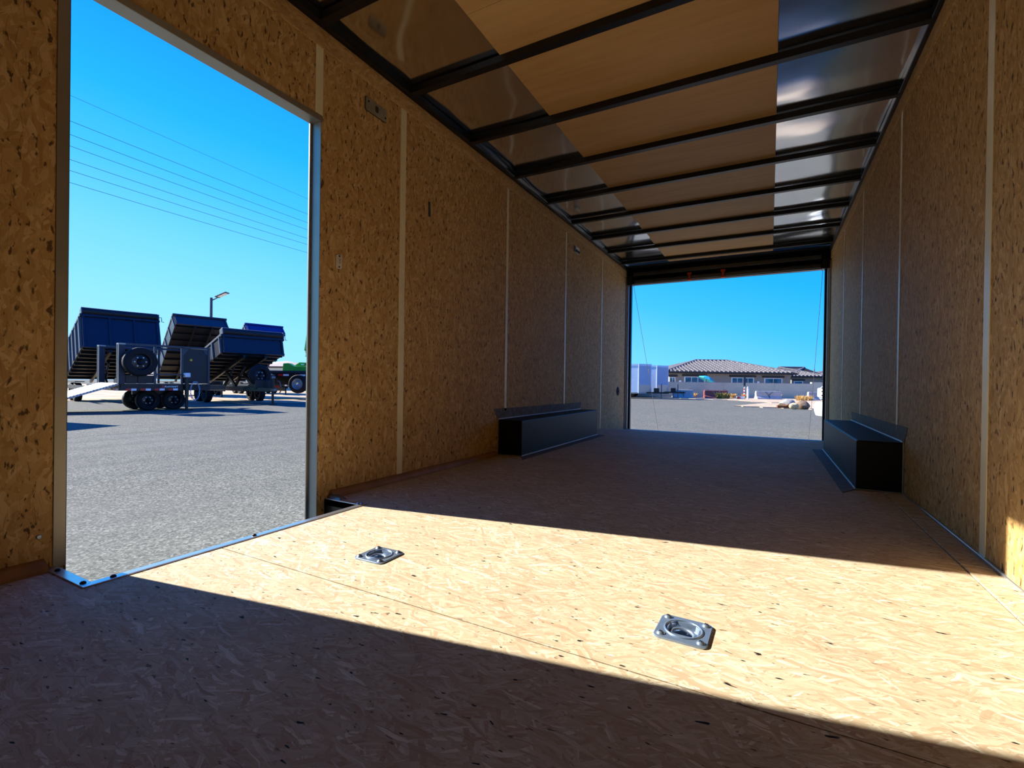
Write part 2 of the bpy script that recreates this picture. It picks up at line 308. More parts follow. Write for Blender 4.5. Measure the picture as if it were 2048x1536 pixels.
# bare sheet, gently rippled, carried on the bows
for x0, x1 in ((XL-.01, -1.215), (.012, XR+.01)):
    nx, ny = 10, 130; vs = []; fs = []
    for j in range(ny+1):
        for i in range(nx+1):
            x = x0+(x1-x0)*i/nx; y = YF+(6.62-YF)*j/ny; ph = ((y-2.70)/.615) % 1.0
            amp = math.sin(math.pi*ph)*.0065*(math.sin(y*3.1+x*4)+.5*math.sin(x*9+y*1.7))
            vs.append((x, y, ZS+.006+amp))
    for j in range(ny):
        for i in range(nx): a = j*(nx+1)+i; fs.append((a, a+1, a+nx+2, a+nx+1))
    tag(MB().add(vs, fs).build('roof_sheet', 'roof_sheet', ceil_, smooth=60), 'shiny bare metal roof sheet')
for a, b in ((YF, 1.79), (1.792, 4.23), (4.232, 6.66)):
    tag(MB().box(-1.225, .010, a, b, ZS, ZS+.005).build('plywood_panel', 'plywood', ceil_), 'pale plywood sheet above the bows')
YB = [2.70+.615*k for k in range(-7, 7)]
for y in YB:
    tag(MB().box(XL, XR, y, y+.042, ZB, ZS-.0005).build('roof_bow', 'bow_black', ceil_, bevel=.003), 'black steel cross bow')
for x0, x1 in ((XL-.01, XL+.042), (XR-.030, XR+.01)):
    tag(MB().box(x0, x1, YF, YE, H+.001, ZS+.004).build('side_rail', 'bow_black', ceil_, bevel=.003), 'black steel rail along the wall top')
wc = MB(); pts = [(XL+.050+.006*math.sin(y*5), y, H+.012+.004*math.sin(y*9)) for y in [2.75+.1*i for i in range(38)]]
wc.tube(pts, .006, 6); tag(wc.build('wire_loom', 'black_steel', ceil_, smooth=40), 'black wiring loom tucked along the rail')

# ---- side door opening
t1 = structure(empty('trim_1'), 'aluminium frame around the side doorway opening', 'door frame')
MB().box(XL-WT-.008, XL+.003, DY0-.003, DY0, -.28, DZ).box(XL, XL+.003, DY0-.030, DY0, 0, DZ+.0).build('jamb', 'alu_trim', t1, bevel=.001)
MB().box(XL-WT-.008, XL+.003, DY1, DY1+.003, -.28, DZ).box(XL-WT-.008, XL-WT, DY1-.012, DY1, -.28, DZ).build('jamb', 'alu_trim', t1, bevel=.001)
MB().box(XL-WT-.008, XL+.003, DY0-.003, DY1+.003, DZ, DZ+.003).box(XL, XL+.004, DY0-.030, DY1+.01, DZ, DZ+.026).build('head', 'alu_trim', t1, bevel=.001)
sw = structure(empty('trim_2'), 'step well cut into the floor at the doorway with aluminium edging', 'step well')
def edging(pts, z0, z1, nm='edging'):
    MB().prism(pts, z0, z1).build(nm, 'aluminium', sw, bevel=.0012)
e = .028
edging([(SX, SY0-.0), (SX+e, SY0-e), (SX+e, SY1+e), (SX, SY1)], 0, .004)
edging([(XL, SY0), (SX, SY0), (SX+e, SY0-e), (XL+.0, SY0-e)], 0, .004)
edging([(XL, SY1), (SX, SY1), (SX+e, SY1+e), (XL, SY1+e)], 0, .004)
MB().box(XL-WT, SX, SY1, SY1+.003, -.028, .002).build('edging', 'aluminium', sw)
MB().box(XL-WT, SX, SY0-.003, SY0, -.028, .002).build('edging', 'aluminium', sw); MB().box(SX, SX+.003, SY0, SY1, -.028, .002).build('edging', 'aluminium', sw)
for nm, b in (('well_side', (XL-WT, SX+.003, SY1+.0005, SY1+.02, -.27, -.028)), ('well_side', (XL-WT, SX+.003, SY0-.02, SY0-.0005, -.27, -.028)), ('well_back', (SX+.0005, SX+.02, SY0-.02, SY1+.02, -.27, -.028)), ('step_tread', (XL-WT, SX+.02, SY0-.02, SY1+.02, -.285, -.27))):
    MB().box(*b).build(nm, 'black_steel', sw)
MB().box(SX-.075, SX-.070, SY1-.004, SY1, -.2, -.03).box(SX-.075, SX-.002, SY1-.003, SY1+.0003, -.2, -.03).build('well_bracket', 'black_frame', sw)
for x, y in ((SX-.004, SY0-.016), (SX+.013, SY0+.045), (SX+.013, 1.06), (SX+.006, SY1+.016), (SX-.012, SY1+.012), (XL+.05, SY0-.014)):
    MB().lathe([(0, .0055), (.004, .0055), (.007, .003), (.0075, 0)], 12, TR(x, y, .004)).build('screw', 'screw_dark' if y < 1.2 else 'zinc', sw, smooth=50)
tag(MB().add([(XL+.004, SY1+.01, .0), (XL+.10, SY1+.006, .0), (XL+.10, SY1+.05, .0), (XL+.004, SY1+.07, .0), (XL+.004, SY1+.02, .018), (XL+.085, SY1+.012, .014), (XL+.085, SY1+.04, .014), (XL+.004, SY1+.06, .02)], [(0,1,2,3), (4,5,6,7), (0,1,5,4), (1,2,6,5), (2,3,7,6), (3,0,4,7)]).build('trim_end', 'steel_worn', sw, bevel=.003), 'bent metal end piece beside the step well')

# ---- rear opening frame
t3 = structure(empty('trim_3'), 'black and aluminium frame around the open rear end', 'door frame')
ZH = 1.985
for s, x in ((1, XL), (-1, XR)):
    MB().box(min(x, x+s*.035), max(x, x+s*.035), YE-.015, YE+.045, -.15, ZH+.02).build('post', 'aluminium', t3, bevel=.003)
    MB().box(min(x-s*.03, x+s*.058), max(x-s*.03, x+s*.058), YE+.046, YE+.11, -.3, ZH+.15).build('post', 'black_frame', t3, bevel=.004)
    MB().box(min(x, x+s*.014), max(x, x+s*.014), YE-.05, YE-.016, -.12, ZH+.09).build('post_trim', 'alu_trim', t3, bevel=.002)
MB().box(XL, XR, YE-.02, YE+.10, ZH+.10, ZS).build('header', 'black_frame', t3, bevel=.004)
MB().box(XL, XR, YE+.02, YE+.10, ZH, ZH+.07).build('header', 'frame_grey', t3, bevel=.006)
MB().box(XL, XR, YE-.18, YE-.0, ZS-.012, ZS-.004).build('header_plate', 'bow_black', t3)
MB().box(XL, XR, YE+.085, YE+.10, ZH, ZS+.02).build('header_back', 'black_frame', t3)
MB().box(XL+.10, XR-.10, YE-.035, YE-.021, ZH+.115, ZH+.165).build('header_lip', 'frame_grey', t3, bevel=.006)
MB().box(XL+.10, XR-.10, YE+.002, YE+.019, ZH+.012, ZH+.058).build('header_lip', 'frame_grey', t3, bevel=.006)
for x in (XL+.045, XR-.045): MB().box(x-.05, x+.05, YE-.03, YE+.09, ZH-.005, ZH+.12).build('corner_block', 'black_steel', t3, bevel=.006)
for i, x in enumerate((-.985, -.565)):
    c = empty('clearance_light', (x, YE-.005, ZH+.07)); tag(c, ('left of two small orange-red light clips under the rear header', 'right of two small orange-red light clips under the rear header')[i], 'light', 'orange light clips on the rear header')
    MB().box(-.028, .028, -.012, .012, .0, .062).build('lens', 'orange_red', c, bevel=.005); MB().box(-.012, .012, -.014, .02, -.062, .006).build('bracket', 'orange_red', c, bevel=.003); MB().box(-.024, .024, -.010, .02, -.075, -.055).build('foot', 'orange_red', c, bevel=.003)
# ramp door lying open behind and its cables
rd = structure(empty('door_1'), 'rear ramp door lowered onto the lot', 'ramp door')
MB().add([(XL+.06, YE+.03, -.13), (XR-.06, YE+.03, -.13), (XR-.06, 9.0, G+.06), (XL+.06, 9.0, G+.06), (XL+.06, YE+.03, -.19), (XR-.06, YE+.03, -.19), (XR-.06, 9.0, G+.005), (XL+.06, 9.0, G+.005)], [(0,1,2,3), (7,6,5,4), (0,4,5,1), (1,5,6,2), (2,6,7,3), (3,7,4,0)]).build('ramp_deck', 'osb_floor', rd)
for i, x in enumerate((XL+.075, XR-.075)):
    c = empty('ramp_cable', (x, YE+.12, ZH)); tag(c, ('thin steel ramp cable by the left rear post', 'thin steel ramp cable by the right rear post')[i], 'cable', 'cables of the ramp door')
    MB().tube([(0, -.02, 0), (0, 2.0, G-ZH+.08)], .0028, 6).build('cable', 'steel_worn', c); MB().tube([(0, 1.0, (G-ZH+.08)*.5+.02), (0, 1.05, (G-ZH+.08)*.525+.015)], .008, 8).build('clamp', 'zinc', c)

# ---- wheel boxes
def wheel_box(side):
    y0, y1, h, wdt = 3.19, 4.99, .272, .205
    L_ = side == 'L'
    o = empty('wheel_box', (XL if L_ else XR, 0, 0)); s = 1 if L_ else -1
    tag(o, 'long black wheel box against the left wall' if L_ else 'black wheel box against the right wall', 'wheel box', 'black wheel boxes')
    MB().box(min(.001*s, s*wdt), max(.001*s, s*wdt), y0, y1, .003, h).build('cover', 'black_box', o, bevel=.008, seg=3)
    MB().add([(s*.003, y0-.075, h+.085), (s*.003, y1+.04, h+.075), (s*.003, y1-.01, h+.002), (s*.003, y0+.0, h+.002), (s*.0005, y0-.075, h+.085), (s*.0005, y1+.04, h+.075), (s*.0005, y1-.01, h+.002), (s*.0005, y0, h+.002)], [(0,1,2,3), (4,5,6,7), (0,1,5,4), (1,2,6,5), (2,3,7,6), (3,0,4,7)]).build('wall_flange', 'flange_steel', o)
    MB().add([(s*wdt, y0, .004), (s*wdt, y1, .004), (s*(wdt+.082), y1+.0, .004), (s*(wdt+.075), y0-.13, .004), (s*wdt, y0, .0005), (s*wdt, y1, .0005), (s*(wdt+.082), y1, .0005), (s*(wdt+.075), y0-.13, .0005)], [(0,1,2,3), (4,5,6,7), (0,1,5,4), (1,2,6,5), (2,3,7,6), (3,0,4,7)]).build('floor_flange', 'flange_steel', o)
    MB().box(min(s*.003, s*.012), max(s*.003, s*.012), y0-.005, y1, h, h+.009).build('sealant', 'caulk_white', o, bevel=.003)
    MB().box(min(s*wdt, s*(wdt+.008)), max(s*wdt, s*(wdt+.008)), y0, y1, .0035, .012).build('sealant', 'caulk_white', o, bevel=.003)
    MB().box(min(s*.0, s*wdt), max(s*.0, s*wdt), y0-.006, y0, .0035, .009).box(min(0, s*.007), max(0, s*.007), y0-.006, y0, .0035, h).build('sealant', 'alu_trim', o, bevel=.002)
wheel_box('L'); wheel_box('R')

# ---- tie-down rings in the floor
def rrect(hx, hy, r, n=6):
    out = []
    for cx, cy, a0 in ((hx-r, hy-r, 0), (-hx+r, hy-r, 90), (-hx+r, -hy+r, 180), (hx-r, -hy+r, 270)):
        for i in range(n+1): a = math.radians(a0+90*i/n); out.append((cx+r*math.cos(a), cy+r*math.sin(a)))
    return out
def tie_down():
    o = empty('tie_down_ring')
    out = rrect(.0575, .0575, .016, 7); n = len(out); rim = []
    for x, y in out:
        a = math.atan2(y, x); rim.append((.040*math.cos(a), .040*math.sin(a)))
    m = MB(); loops = [[(x, y, .0) for x, y in out], [(x, y, .0038) for x, y in out], [(x*.97, y*.97, .005) for x, y in out], [(x, y, .005) for x, y in rim], [(x*.94, y*.94, .001) for x, y in rim],
        [(x*.88, y*.88, -.013) for x, y in rim], [(x*.74, y*.74, -.0195) for x, y in rim], [(x*.30, y*.30, -.0205) for x, y in rim], [(x*.02, y*.02, -.0205) for x, y in rim]]
    vs = [p for l in loops for p in l]; fs = [(k*n+i, k*n+(i+1) % n, (k+1)*n+(i+1) % n, (k+1)*n+i) for k in range(len(loops)-1) for i in range(n)]
    m.add(vs, fs).build('plate', 'zinc', o, smooth=32)
    MB().lathe([(.0405+.0026*math.cos(q), .0052+.0026*math.sin(q)) for q in [i*math.pi/4 for i in range(8)]], 32, None, True).build('bowl_lip', 'zinc', o, smooth=60)
    pts = [(.0255*math.cos(t), -.006+.0255*math.sin(t), -.005) for t in [math.radians(-22+224*i/22) for i in range(23)]]
    pts = [(.0236, -.0262, -.001)] + pts + [(-.0236, -.0262, -.001)]
    MB().tube(pts, .0056, 10).build('ring', 'zinc', o, smooth=60)
    MB().box(-.022, .022, -.0335, -.0245, -.006, .0050).build('hinge_bar', 'zinc', o, bevel=.003)
    for sx in (-1, 1):
        for sy in (-1, 1):
            b = MB().lathe([(0, .0105), (.0035, .0103), (.0068, .0088), (.0084, .0060), (.0094, .0052), (.0097, .005)], 14, TR(sx*.0425, sy*.0425, 0)).build('screw', 'zinc', o, smooth=45)
            MB().box(-.0042, .0042, -.0009, .0009, .0098, .0108, TR(sx*.0425, sy*.0425, 0) @ RZ(.5)).box(-.0009, .0009, -.0042, .0042, .0098, .0108, TR(sx*.0425, sy*.0425, 0) @ RZ(.5)).build('cross_slot', 'screw_dark', b)
    return o
r1 = tie_down(); r2 = copy_tree(r1)
r1.location = (-1.095, 1.1455, 0); r2.location = (-.165, 1.145, 0); r1.rotation_euler.z = .02; r2.rotation_euler.z = -.02
tag(r1, 'zinc recessed tie-down ring in the sunlit floor beside the doorway', 'tie-down ring', 'recessed tie-down rings in the floor')
tag(r2, 'zinc recessed tie-down ring in the middle of the sunlit floor', 'tie-down ring', 'recessed tie-down rings in the floor')

# ---- fittings on the left wall  (built in a frame whose x is along the wall, y up, z out of the wall)
WALLF = Matrix(((0, 0, 1, XL), (1, 0, 0, 0), (0, 1, 0, 0), (0, 0, 0, 1)))
def on_wall(name, y, z, depth=0):
    o = empty(name); o.matrix_world = WALLF.copy() @ TR(y, z, depth); o.matrix_basis = WALLF @ TR(y, z, depth); return o
o = on_wall('cover_plate', 1.860, 1.982); tag(o, 'large metal light cover plate on the left wall above the doorway corner', 'cover plate', 'metal cover plates high on the left wall')
MB().prism(rrect(.078, .036, .010), 0, .003).build('gasket', 'dark_mark', o); MB().prism(rrect(.0755, .0335, .010), .003, .008).build('plate', 'plate_metal', o, bevel=.002); MB().prism(rrect(.010, .016, .004), .008, .0095).build('lens', 'dark_mark', o)
for x, y in ((-.058, .014), (.064, -.014)): MB().lathe([(0, .011), (.004, .0105), (.0055, .008)], 10, TR(x, y, 0)).build('screw', 'screw_dark', o, smooth=50)
o = on_wall('cover_plate', 4.815, 1.982); tag(o, 'small far light cover plate high on the left wall', 'cover plate', 'metal cover plates high on the left wall')
MB().prism(rrect(.085, .036, .010), 0, .006).build('plate', 'plate_metal', o, bevel=.002); MB().box(-.03, .075, -.02, .0, .006, .013).build('slot', 'dark_hole', o); MB().box(-.075, -.035, -.03, .03, .006, .010).build('lens', 'dark_mark', o)
for x, y in ((-.07, .02), (.07, -.02)): MB().lathe([(0, .011), (.004, .0105), (.0055, .008)], 10, TR(x, y, 0)).build('screw', 'screw_dark', o, smooth=50)
o = on_wall('light_switch', 1.626, 1.133); tag(o, 'small white light switch on the wall right of the doorway', 'light switch')
MB().prism(rrect(.018, .034, .010), 0, .007).build('plate', 'white_plastic', o, bevel=.002); MB().prism(rrect(.007, .014, .003), .007, .011).build('rocker', 'white_plastic', o, bevel=.001)
for y in (-.026, .026): MB().lathe([(0, .010), (.003, .0095), (.0045, .007)], 10, TR(0, y, 0)).build('screw', 'screw_dark', o, smooth=50)
for y in (-.006, .002, .009): MB().box(-.003, .003, y-.0015, y+.0015, .011, .0118).build('slot', 'dark_mark', o)
o = on_wall('wall_plug', 6.47, .455); tag(o, 'round black plug on the left wall near the rear opening', 'plug'); MB().lathe([(0, .012), (.03, .011), (.055, .008), (.062, .001)], 20).build('cap', 'dark_hole', o, smooth=40); MB().lathe([(.012, .0125), (.016, .016), (.020, .0118)], 16).build('rim', 'screw_dark', o, smooth=40)
for k, (y, z, a, ln_) in enumerate(((.56, .10, 0, 0), (.45, .45, 0, 0))):
    MB().lathe([(0, .003), (.005, .003), (.007, .0005)], 10, TR(y, z, 0)).build('screw', 'zinc', wl, smooth=40).matrix_basis = WALLF
tag(MB().box(-.011, .011, -.045, .045, .0002, .0012).build('scuff_mark', 'dark_mark', wl), 'grey painted mark on the wall').matrix_basis = WALLF @ TR(2.316, 1.61, 0) @ RZ(.04)

# ================================================================== the lot outside
# lot axes: u to the right, v away, measured from the trailer's inner corner of view; heading angles are in this plane
def W(u, v, z=0): return (u*math.cos(YAW) - v*math.sin(YAW), u*math.sin(YAW) + v*math.cos(YAW), z)
def lot(name, u, v, hd=0, z=G): return empty(name, W(u, v, z), YAW + hd)

def ragged(name, pts, z, mat, label, cat):
    """flat patch of ground with an irregular outline"""
    out = []
    for i, (a, b) in enumerate(zip(pts, pts[1:] + pts[:1])):
        for k in range(10):
            t = k/10; j = .18*math.sin(i*7.3+k*2.1)+.1*math.sin(k*5.7+i)
            out.append(W(a[0]+(b[0]-a[0])*t+j, a[1]+(b[1]-a[1])*t+j*.8)[:2])
    return tag(MB().prism(out, G-.02, G+z).build(name, mat), label, cat, kind='structure')
ragged('ground_dirt', [(-60, 23), (-22, 19.5), (-9, 21), (-3, 24), (-3, 60), (-60, 60)], .012, 'dirt', 'pale sandy ground under the parked dump trailers', 'ground')
ragged('ground_verge', [(6, 38), (12, 35.6), (15.0, 33.5), (15.6, 29.0), (17.5, 27.8), (30, 26.5), (40, 50), (6, 52)], .02, 'dirt', 'sandy verge along the foot of the grey block wall', 'ground')
ragged('ground_verge', [(11.0, 23.6), (13.0, 21.6), (15.6, 20.2), (22, 19.5), (24, 27), (15, 28)], .035, 'dirt', 'sandy spit with boulders by the white pickup', 'ground')

# ---- generic wheel
def wheel(par, x, y, z, r, wd_, name='wheel', rim='rim_black', T=None):
    Tm = (T or Matrix.Identity(4)) @ TR(x, y, z) @ RX(math.pi/2)
    w_ = MB(Tm).lathe([(r*.60, -wd_/2), (r*.9, -wd_/2), (r*.98, -wd_*.38), (r, -wd_*.25), (r, wd_*.25), (r*.98, wd_*.38), (r*.9, wd_/2), (r*.60, wd_/2)], 28, None, True).build(name, 'rubber', par, smooth=40)
    MB(Tm).lathe([(0, wd_*.12), (r*.16, wd_*.30), (r*.22, wd_*.12), (r*.48, wd_*.05), (r*.56, wd_*.42), (r*.62, wd_*.46), (r*.62, -wd_*.46), (r*.56, -wd_*.42), (r*.48, -wd_*.02), (0, -wd_*.02)], 24).build('rim', rim, w_, smooth=35)
    hub = MB(Tm)
    for k in range(6): a = k*math.pi/3; hub.lathe([(0, wd_*.2), (r*.045, wd_*.19), (r*.05, wd_*.06)], 8, TR(r*.33*math.cos(a), r*.33*math.sin(a), 0))
    tag(hub.build('lug_nuts', 'rim_silver', w_), kind='stuff')
    return w_
def jack(par, x, y, top, foot=0):
    MB().tube([(x, y, foot+.03), (x, y, .62)], .045, 10).build('jack_leg', 'chassis_black', par, smooth=40)
    MB().tube([(x, y, .5), (x, y, top)], .06, 10).build('jack_tube', 'chassis_black', par, smooth=40)
    MB().box(x-.14, x+.14, y-.11, y+.11, foot, foot+.03).build('jack_foot', 'chassis_black', par)
    MB().box(x-.09, x+.09, y-.07, y+.07, top, top+.10).build('jack_gearbox', 'steel_worn', par, bevel=.02)
def tape(par, pts_fn, n, par_h=.05):
    for k in range(n):
        a, b = pts_fn(k); mid = tuple((p+q)/2 for p, q in zip(a, b))
        MB().bar(a, mid, .012, par_h).build('reflector', 'red_refl', par); MB().bar(mid, b, .012, par_h).build('reflector', 'white_refl', par)

# ---- dump trailers with their beds raised
def dump_trailer(u, v, zb, w_, L_, hh, label, paint, hd=math.radians(-39.7), tarp=True, side_h=None, spare=False, ribs=3, lit='lit_rib_grey', under='chassis_black'):  # lit: paler grey putting sunlight into the side ribs, rails and brackets
    zh = .85; t = math.asin(min(.95, (zb-zh)/L_)); ch, sh = math.cos(hd), math.sin(hd)
    o = lot('dump_trailer', u-L_*math.cos(t)*ch, v-L_*math.cos(t)*sh, hd); tag(o, label, 'dump trailer', 'dump trailers parked with raised beds')
    B = TR(0, 0, zh) @ RY(-t); sh_ = side_h or hh; hw = w_/2
    # chassis
    for s in (-1, 1): MB().box(-.3, L_+.1, s*.48-.04, s*.48+.04, .52, .70).build('chassis_rail', 'chassis_black', o)
    for k in range(5): MB().box(.1+k*(L_-.2)/4-.03, .1+k*(L_-.2)/4+.03, -.48, .48, .56, .66).build('cross_member', 'chassis_black', o)
    for s in (-1, 1): MB().bar((L_+.05, s*.5, .61), (L_+1.45, 0, .61), .09, .14).build('tongue', 'chassis_black', o)
    MB().box(L_+1.35, L_+1.75, -.05, .05, .55, .66).build('coupler', 'steel_worn', o, bevel=.015)
    MB().box(L_+.15, L_+.75, -.35, .35, .62, 1.0).build('pump_box', 'chassis_black', o, bevel=.02)
    jack(o, L_+1.15, .16, 1.05)
    for s in (-1, 1):
        for x in (L_*.36-.45, L_*.36+.45): wheel(o, x, s*(hw-.12), .385, .385, .23)
        MB().box(L_*.36-.95, L_*.36+.95, s*(hw-.12)-.15, s*(hw-.12)+.15, .80, .83).build('fender', 'chassis_black', o)
    tape(o, lambda k: ((.2+k*.75, hw+.0, .60), (.2+k*.75+.45, hw+.0, .60)), int(L_/.75)); MB().box(.0, L_, hw-.03, hw-.006, .52, .68).box(.0, L_, -hw+.006, -hw+.03, .52, .68).build('side_rail', 'chassis_black', o)
    # bed
    MB(B).box(0, L_, -hw, hw, .10, .14).build('bed_floor', under, o)
    for k in range(9): MB(B).box(.15+k*(L_-.3)/8-.03, .15+k*(L_-.3)/8+.03, -hw+.02, hw-.02, .02, .10).build('bed_crossmember', under, o)
    for s in (-1, 1): MB(B).box(0, L_, s*.42-.045, s*.42+.045, -.10, .02).build('bed_rail', under, o)
    for s in (-1, 1):
        sd = MB(B).box(0, L_, s*hw-.02, s*hw+.02, .10, .10+sh_).build('bed_side', paint, o)
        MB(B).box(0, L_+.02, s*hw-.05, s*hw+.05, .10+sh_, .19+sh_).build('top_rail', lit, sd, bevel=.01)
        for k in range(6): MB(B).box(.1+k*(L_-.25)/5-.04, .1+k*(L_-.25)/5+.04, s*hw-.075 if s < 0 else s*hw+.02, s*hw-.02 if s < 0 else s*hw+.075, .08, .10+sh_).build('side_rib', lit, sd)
    hb = MB(B).box(L_-.02, L_+.02, -hw, hw, .06, .10+hh).build('headboard', paint, o)
    for k in range(ribs+1): y = -hw+.05+k*(w_-.1)/ribs; MB(B).box(L_+.02, L_+.075, y-.04, y+.04, .06, .08+hh).build('headboard_rib', paint, hb, bevel=.01)
    MB(B).box(L_-.05, L_+.09, -hw-.05, hw+.05, .06+hh, .16+hh).build('headboard_cap', paint, hb, bevel=.012)
    MB(B).box(L_+.02, L_+.07, -hw, hw, .06, .13).build('headboard_foot', paint, hb)
    MB(B).box(-.05, -.01, -hw, hw, .12, .10+sh_).build('tailgate', paint, o)
    if tarp:
        c = .30+hh; rr = .15
        MB(B).tube([(L_+.02, -hw+.02, c), (L_+.03, -hw*.3, c-.012), (L_+.03, hw*.4, c-.01), (L_+.02, hw-.02, c)], rr, 16).build('tarp_roll', 'tarp_black', o, smooth=50)
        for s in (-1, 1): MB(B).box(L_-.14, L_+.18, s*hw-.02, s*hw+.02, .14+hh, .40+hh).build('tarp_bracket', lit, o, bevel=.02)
        MB(B).tube([(L_+.0, hw+.02, c+.02), (L_+.0, hw+.14, c+.02), (L_+.0, hw+.14, c-.18), (L_+.0, hw+.22, c-.18)], .014, 6).build('tarp_crank', 'chassis_black', o)
    # hydraulic lift: two telescoping rams and scissor arms between chassis and bed
    for s in (-1, 1):
        top = B @ Vector((L_*.62, s*.22, .0)); bot = Vector((L_*.34, s*.22, .66)); mid = bot.lerp(top, .55)
        MB().tube([bot, mid], .07, 10).build('lift_ram', 'chassis_black', o, smooth=40); MB().tube([mid, top], .045, 10).build('lift_rod', 'steel_worn', o, smooth=40)
        top2 = B @ Vector((L_*.30, s*.34, .0)); MB().bar((L_*.72, s*.34, .68), top2.lerp(B @ Vector((L_*.62, s*.34, 0)), .5), .07, .12).build('scissor_arm', 'chassis_black', o)
    if spare:
        sp_ = TR(L_+.55, -.10, 1.17) @ RZ(math.pi/2+.15)
        MB().box(L_+.48, L_+.56, -.16, -.04, .62, 1.2).build('spare_bracket', 'chassis_black', o); wheel(o, 0, 0, 0, .44, .24, 'spare_wheel', T=sp_)
    return o
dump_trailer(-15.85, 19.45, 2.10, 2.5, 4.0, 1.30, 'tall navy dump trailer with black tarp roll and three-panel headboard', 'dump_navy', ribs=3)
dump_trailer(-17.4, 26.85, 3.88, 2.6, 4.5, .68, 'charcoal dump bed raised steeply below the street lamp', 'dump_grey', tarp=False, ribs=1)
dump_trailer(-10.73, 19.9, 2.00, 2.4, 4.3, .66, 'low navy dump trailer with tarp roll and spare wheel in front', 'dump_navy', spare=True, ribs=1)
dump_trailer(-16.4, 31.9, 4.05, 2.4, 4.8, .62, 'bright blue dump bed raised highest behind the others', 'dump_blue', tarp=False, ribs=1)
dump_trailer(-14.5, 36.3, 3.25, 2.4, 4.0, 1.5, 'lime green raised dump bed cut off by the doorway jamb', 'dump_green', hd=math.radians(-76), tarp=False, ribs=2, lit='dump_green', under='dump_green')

# ---- utility trailer with tall sides in front of them
ut = lot('utility_trailer', -11.5, 14.0, math.radians(55)); tag(ut, 'black stake-sided utility trailer with a spare wheel on its side', 'utility trailer')
x0, x1, wdt = 0, 2.38, 1.9      # rear opening at x = 0, near side at y = 0, body extends to +y
for y in (0, wdt): MB().box(x0, x1, y-.03, y+.03, .64, .80).build('frame_rail', 'chassis_black', ut)
MB().box(x0, x1, 0, wdt, .80, .84).build('deck', 'chassis_black', ut)
for x in (x0, x1): MB().box(x-.03, x+.03, 0, wdt, .64, .80).build('frame_rail', 'chassis_black', ut)
for y in (0, wdt):
    MB().bar((x0, y, 2.02), (x1, y, 2.02), .05, .06).build('top_rail', 'dump_grey', ut); MB().bar((.85, y, 1.14), (1.58, y, 1.14), .03, .04).build('mid_rail', 'dump_grey', ut)
    for x in (.85, 1.58, x1-.02): MB().box(x-.03, x+.03, y-.025, y+.025, .82, 2.02).build('stake', 'dump_grey', ut)
MB().bar((x1, 0, 2.02), (x1, wdt, 2.02), .05, .06).build('top_rail', 'dump_grey', ut); MB().box(x1-.02, x1, .03, wdt-.03, .84, 2.0).build('front_panel', 'dump_black', ut)
for xa, xb in ((1.62, x1-.05),):
    MB().box(xa, xb, .01, .02, .86, 1.98).build('side_panel', 'dump_black', ut)
    for xx, sx in ((xa, 1), (xb, -1)): MB(RX(math.pi/2)).prism([(xx, 1.98), (xx+sx*.16, 1.98), (xx, 1.76)], -.012, .002).build('corner_gusset', 'dump_grey', ut)
MB().box(.08, .82, .01, .02, .86, 1.1).build('side_panel', 'dump_black', ut)
for ya in (0, wdt-.12):            # the two posts of the rear opening, channel section with bright edges
    p = MB().box(-.05, .10, ya-.02, ya+.14, .84, 2.02).build('gate_post', 'dump_navy', ut)
    for e_ in (ya-.026, ya+.124): MB().box(-.058, -.048, e_, e_+.022, .84, 2.02).build('post_edge', 'alu_trim', p)
    MB().box(-.06, .11, ya-.03, ya+.15, 2.0, 2.04).build('post_cap', 'alu_trim', p)
tape(ut, lambda k: ((.12+k*.36, -.036, .67), (.12+k*.36+.26, -.036, .67)), 4, .065); tape(ut, lambda k: ((-.036, wdt-.25-k*.6, .67), (-.036, wdt-.65-k*.6, .67)), 3, .065)
for x in (.85, 1.55):
    for y in (.55, wdt-.2): wheel(ut, x, y, .32, .32, .22)
MB().box(.5, 1.9, .70, .80, .50, .64).build('axle_beam', 'chassis_black', ut)
MB().box(.30, .50, -.12, 0, 1.3, 1.7).build('spare_bracket', 'chassis_black', ut); wheel(ut, .40, -.24, 1.50, .43, .24, 'spare_wheel')
MB().box(.12, .38, -.02, .0, .85, 1.10).build('tool_box', 'dump_black', ut, bevel=.01); MB().box(.42, .64, -.02, 0, .85, 1.10).build('tool_box', 'dump_black', ut, bevel=.01)
MB().lathe([(0, .03), (.03, .025), (.045, 0)], 12, TR(1.84, -.0, 1.62) @ RX(math.pi/2)).build('marker_lamp', 'lens_yellow', ut)
for s in (.35, wdt-.35): MB().bar((x1, s, .72), (x1+.9, wdt/2, .72), .08, .14).build('tongue', 'chassis_black', ut)
jack(ut, 1.68, -.12, 1.05); MB().box(1.60, 1.76, -.20, -.04, 1.06, 1.2).build('jack_head', 'white_refl', ut, bevel=.02)
for k in range(26):                     # safety chain hanging in a loop beside the jack
    a = math.pi*2*k/26; cx, cz = 1.92+.13*math.sin(a), .62+.29*math.cos(a)
    T_ = TR(cx, -.12, cz) @ RY(a) @ (RX(math.pi/2) if k % 2 else Matrix.Identity(4)) @ Matrix.Diagonal((1.45, .8, 1, 1))
    MB(T_).lathe([(.024+.008*math.cos(q), .008*math.sin(q)) for q in [i*math.pi/3 for i in range(6)]], 8, None, True).build('chain_link', 'chain_blue', ut)
rp_ = MB(); rp_.add([(-.03, .06, .86), (-.03, wdt-.08, .86), (-1.9, wdt-.08, .20), (-1.9, .06, .20), (-.03, .06, .80), (-.03, wdt-.08, .80), (-1.9, wdt-.08, .14), (-1.9, .06, .14)], [(0,1,2,3), (7,6,5,4), (0,4,5,1), (1,5,6,2), (2,6,7,3), (3,7,4,0)])
tag(rp_.build('loading_ramp', 'diamond_plate', ut), 'bright diamond-plate aluminium ramp')
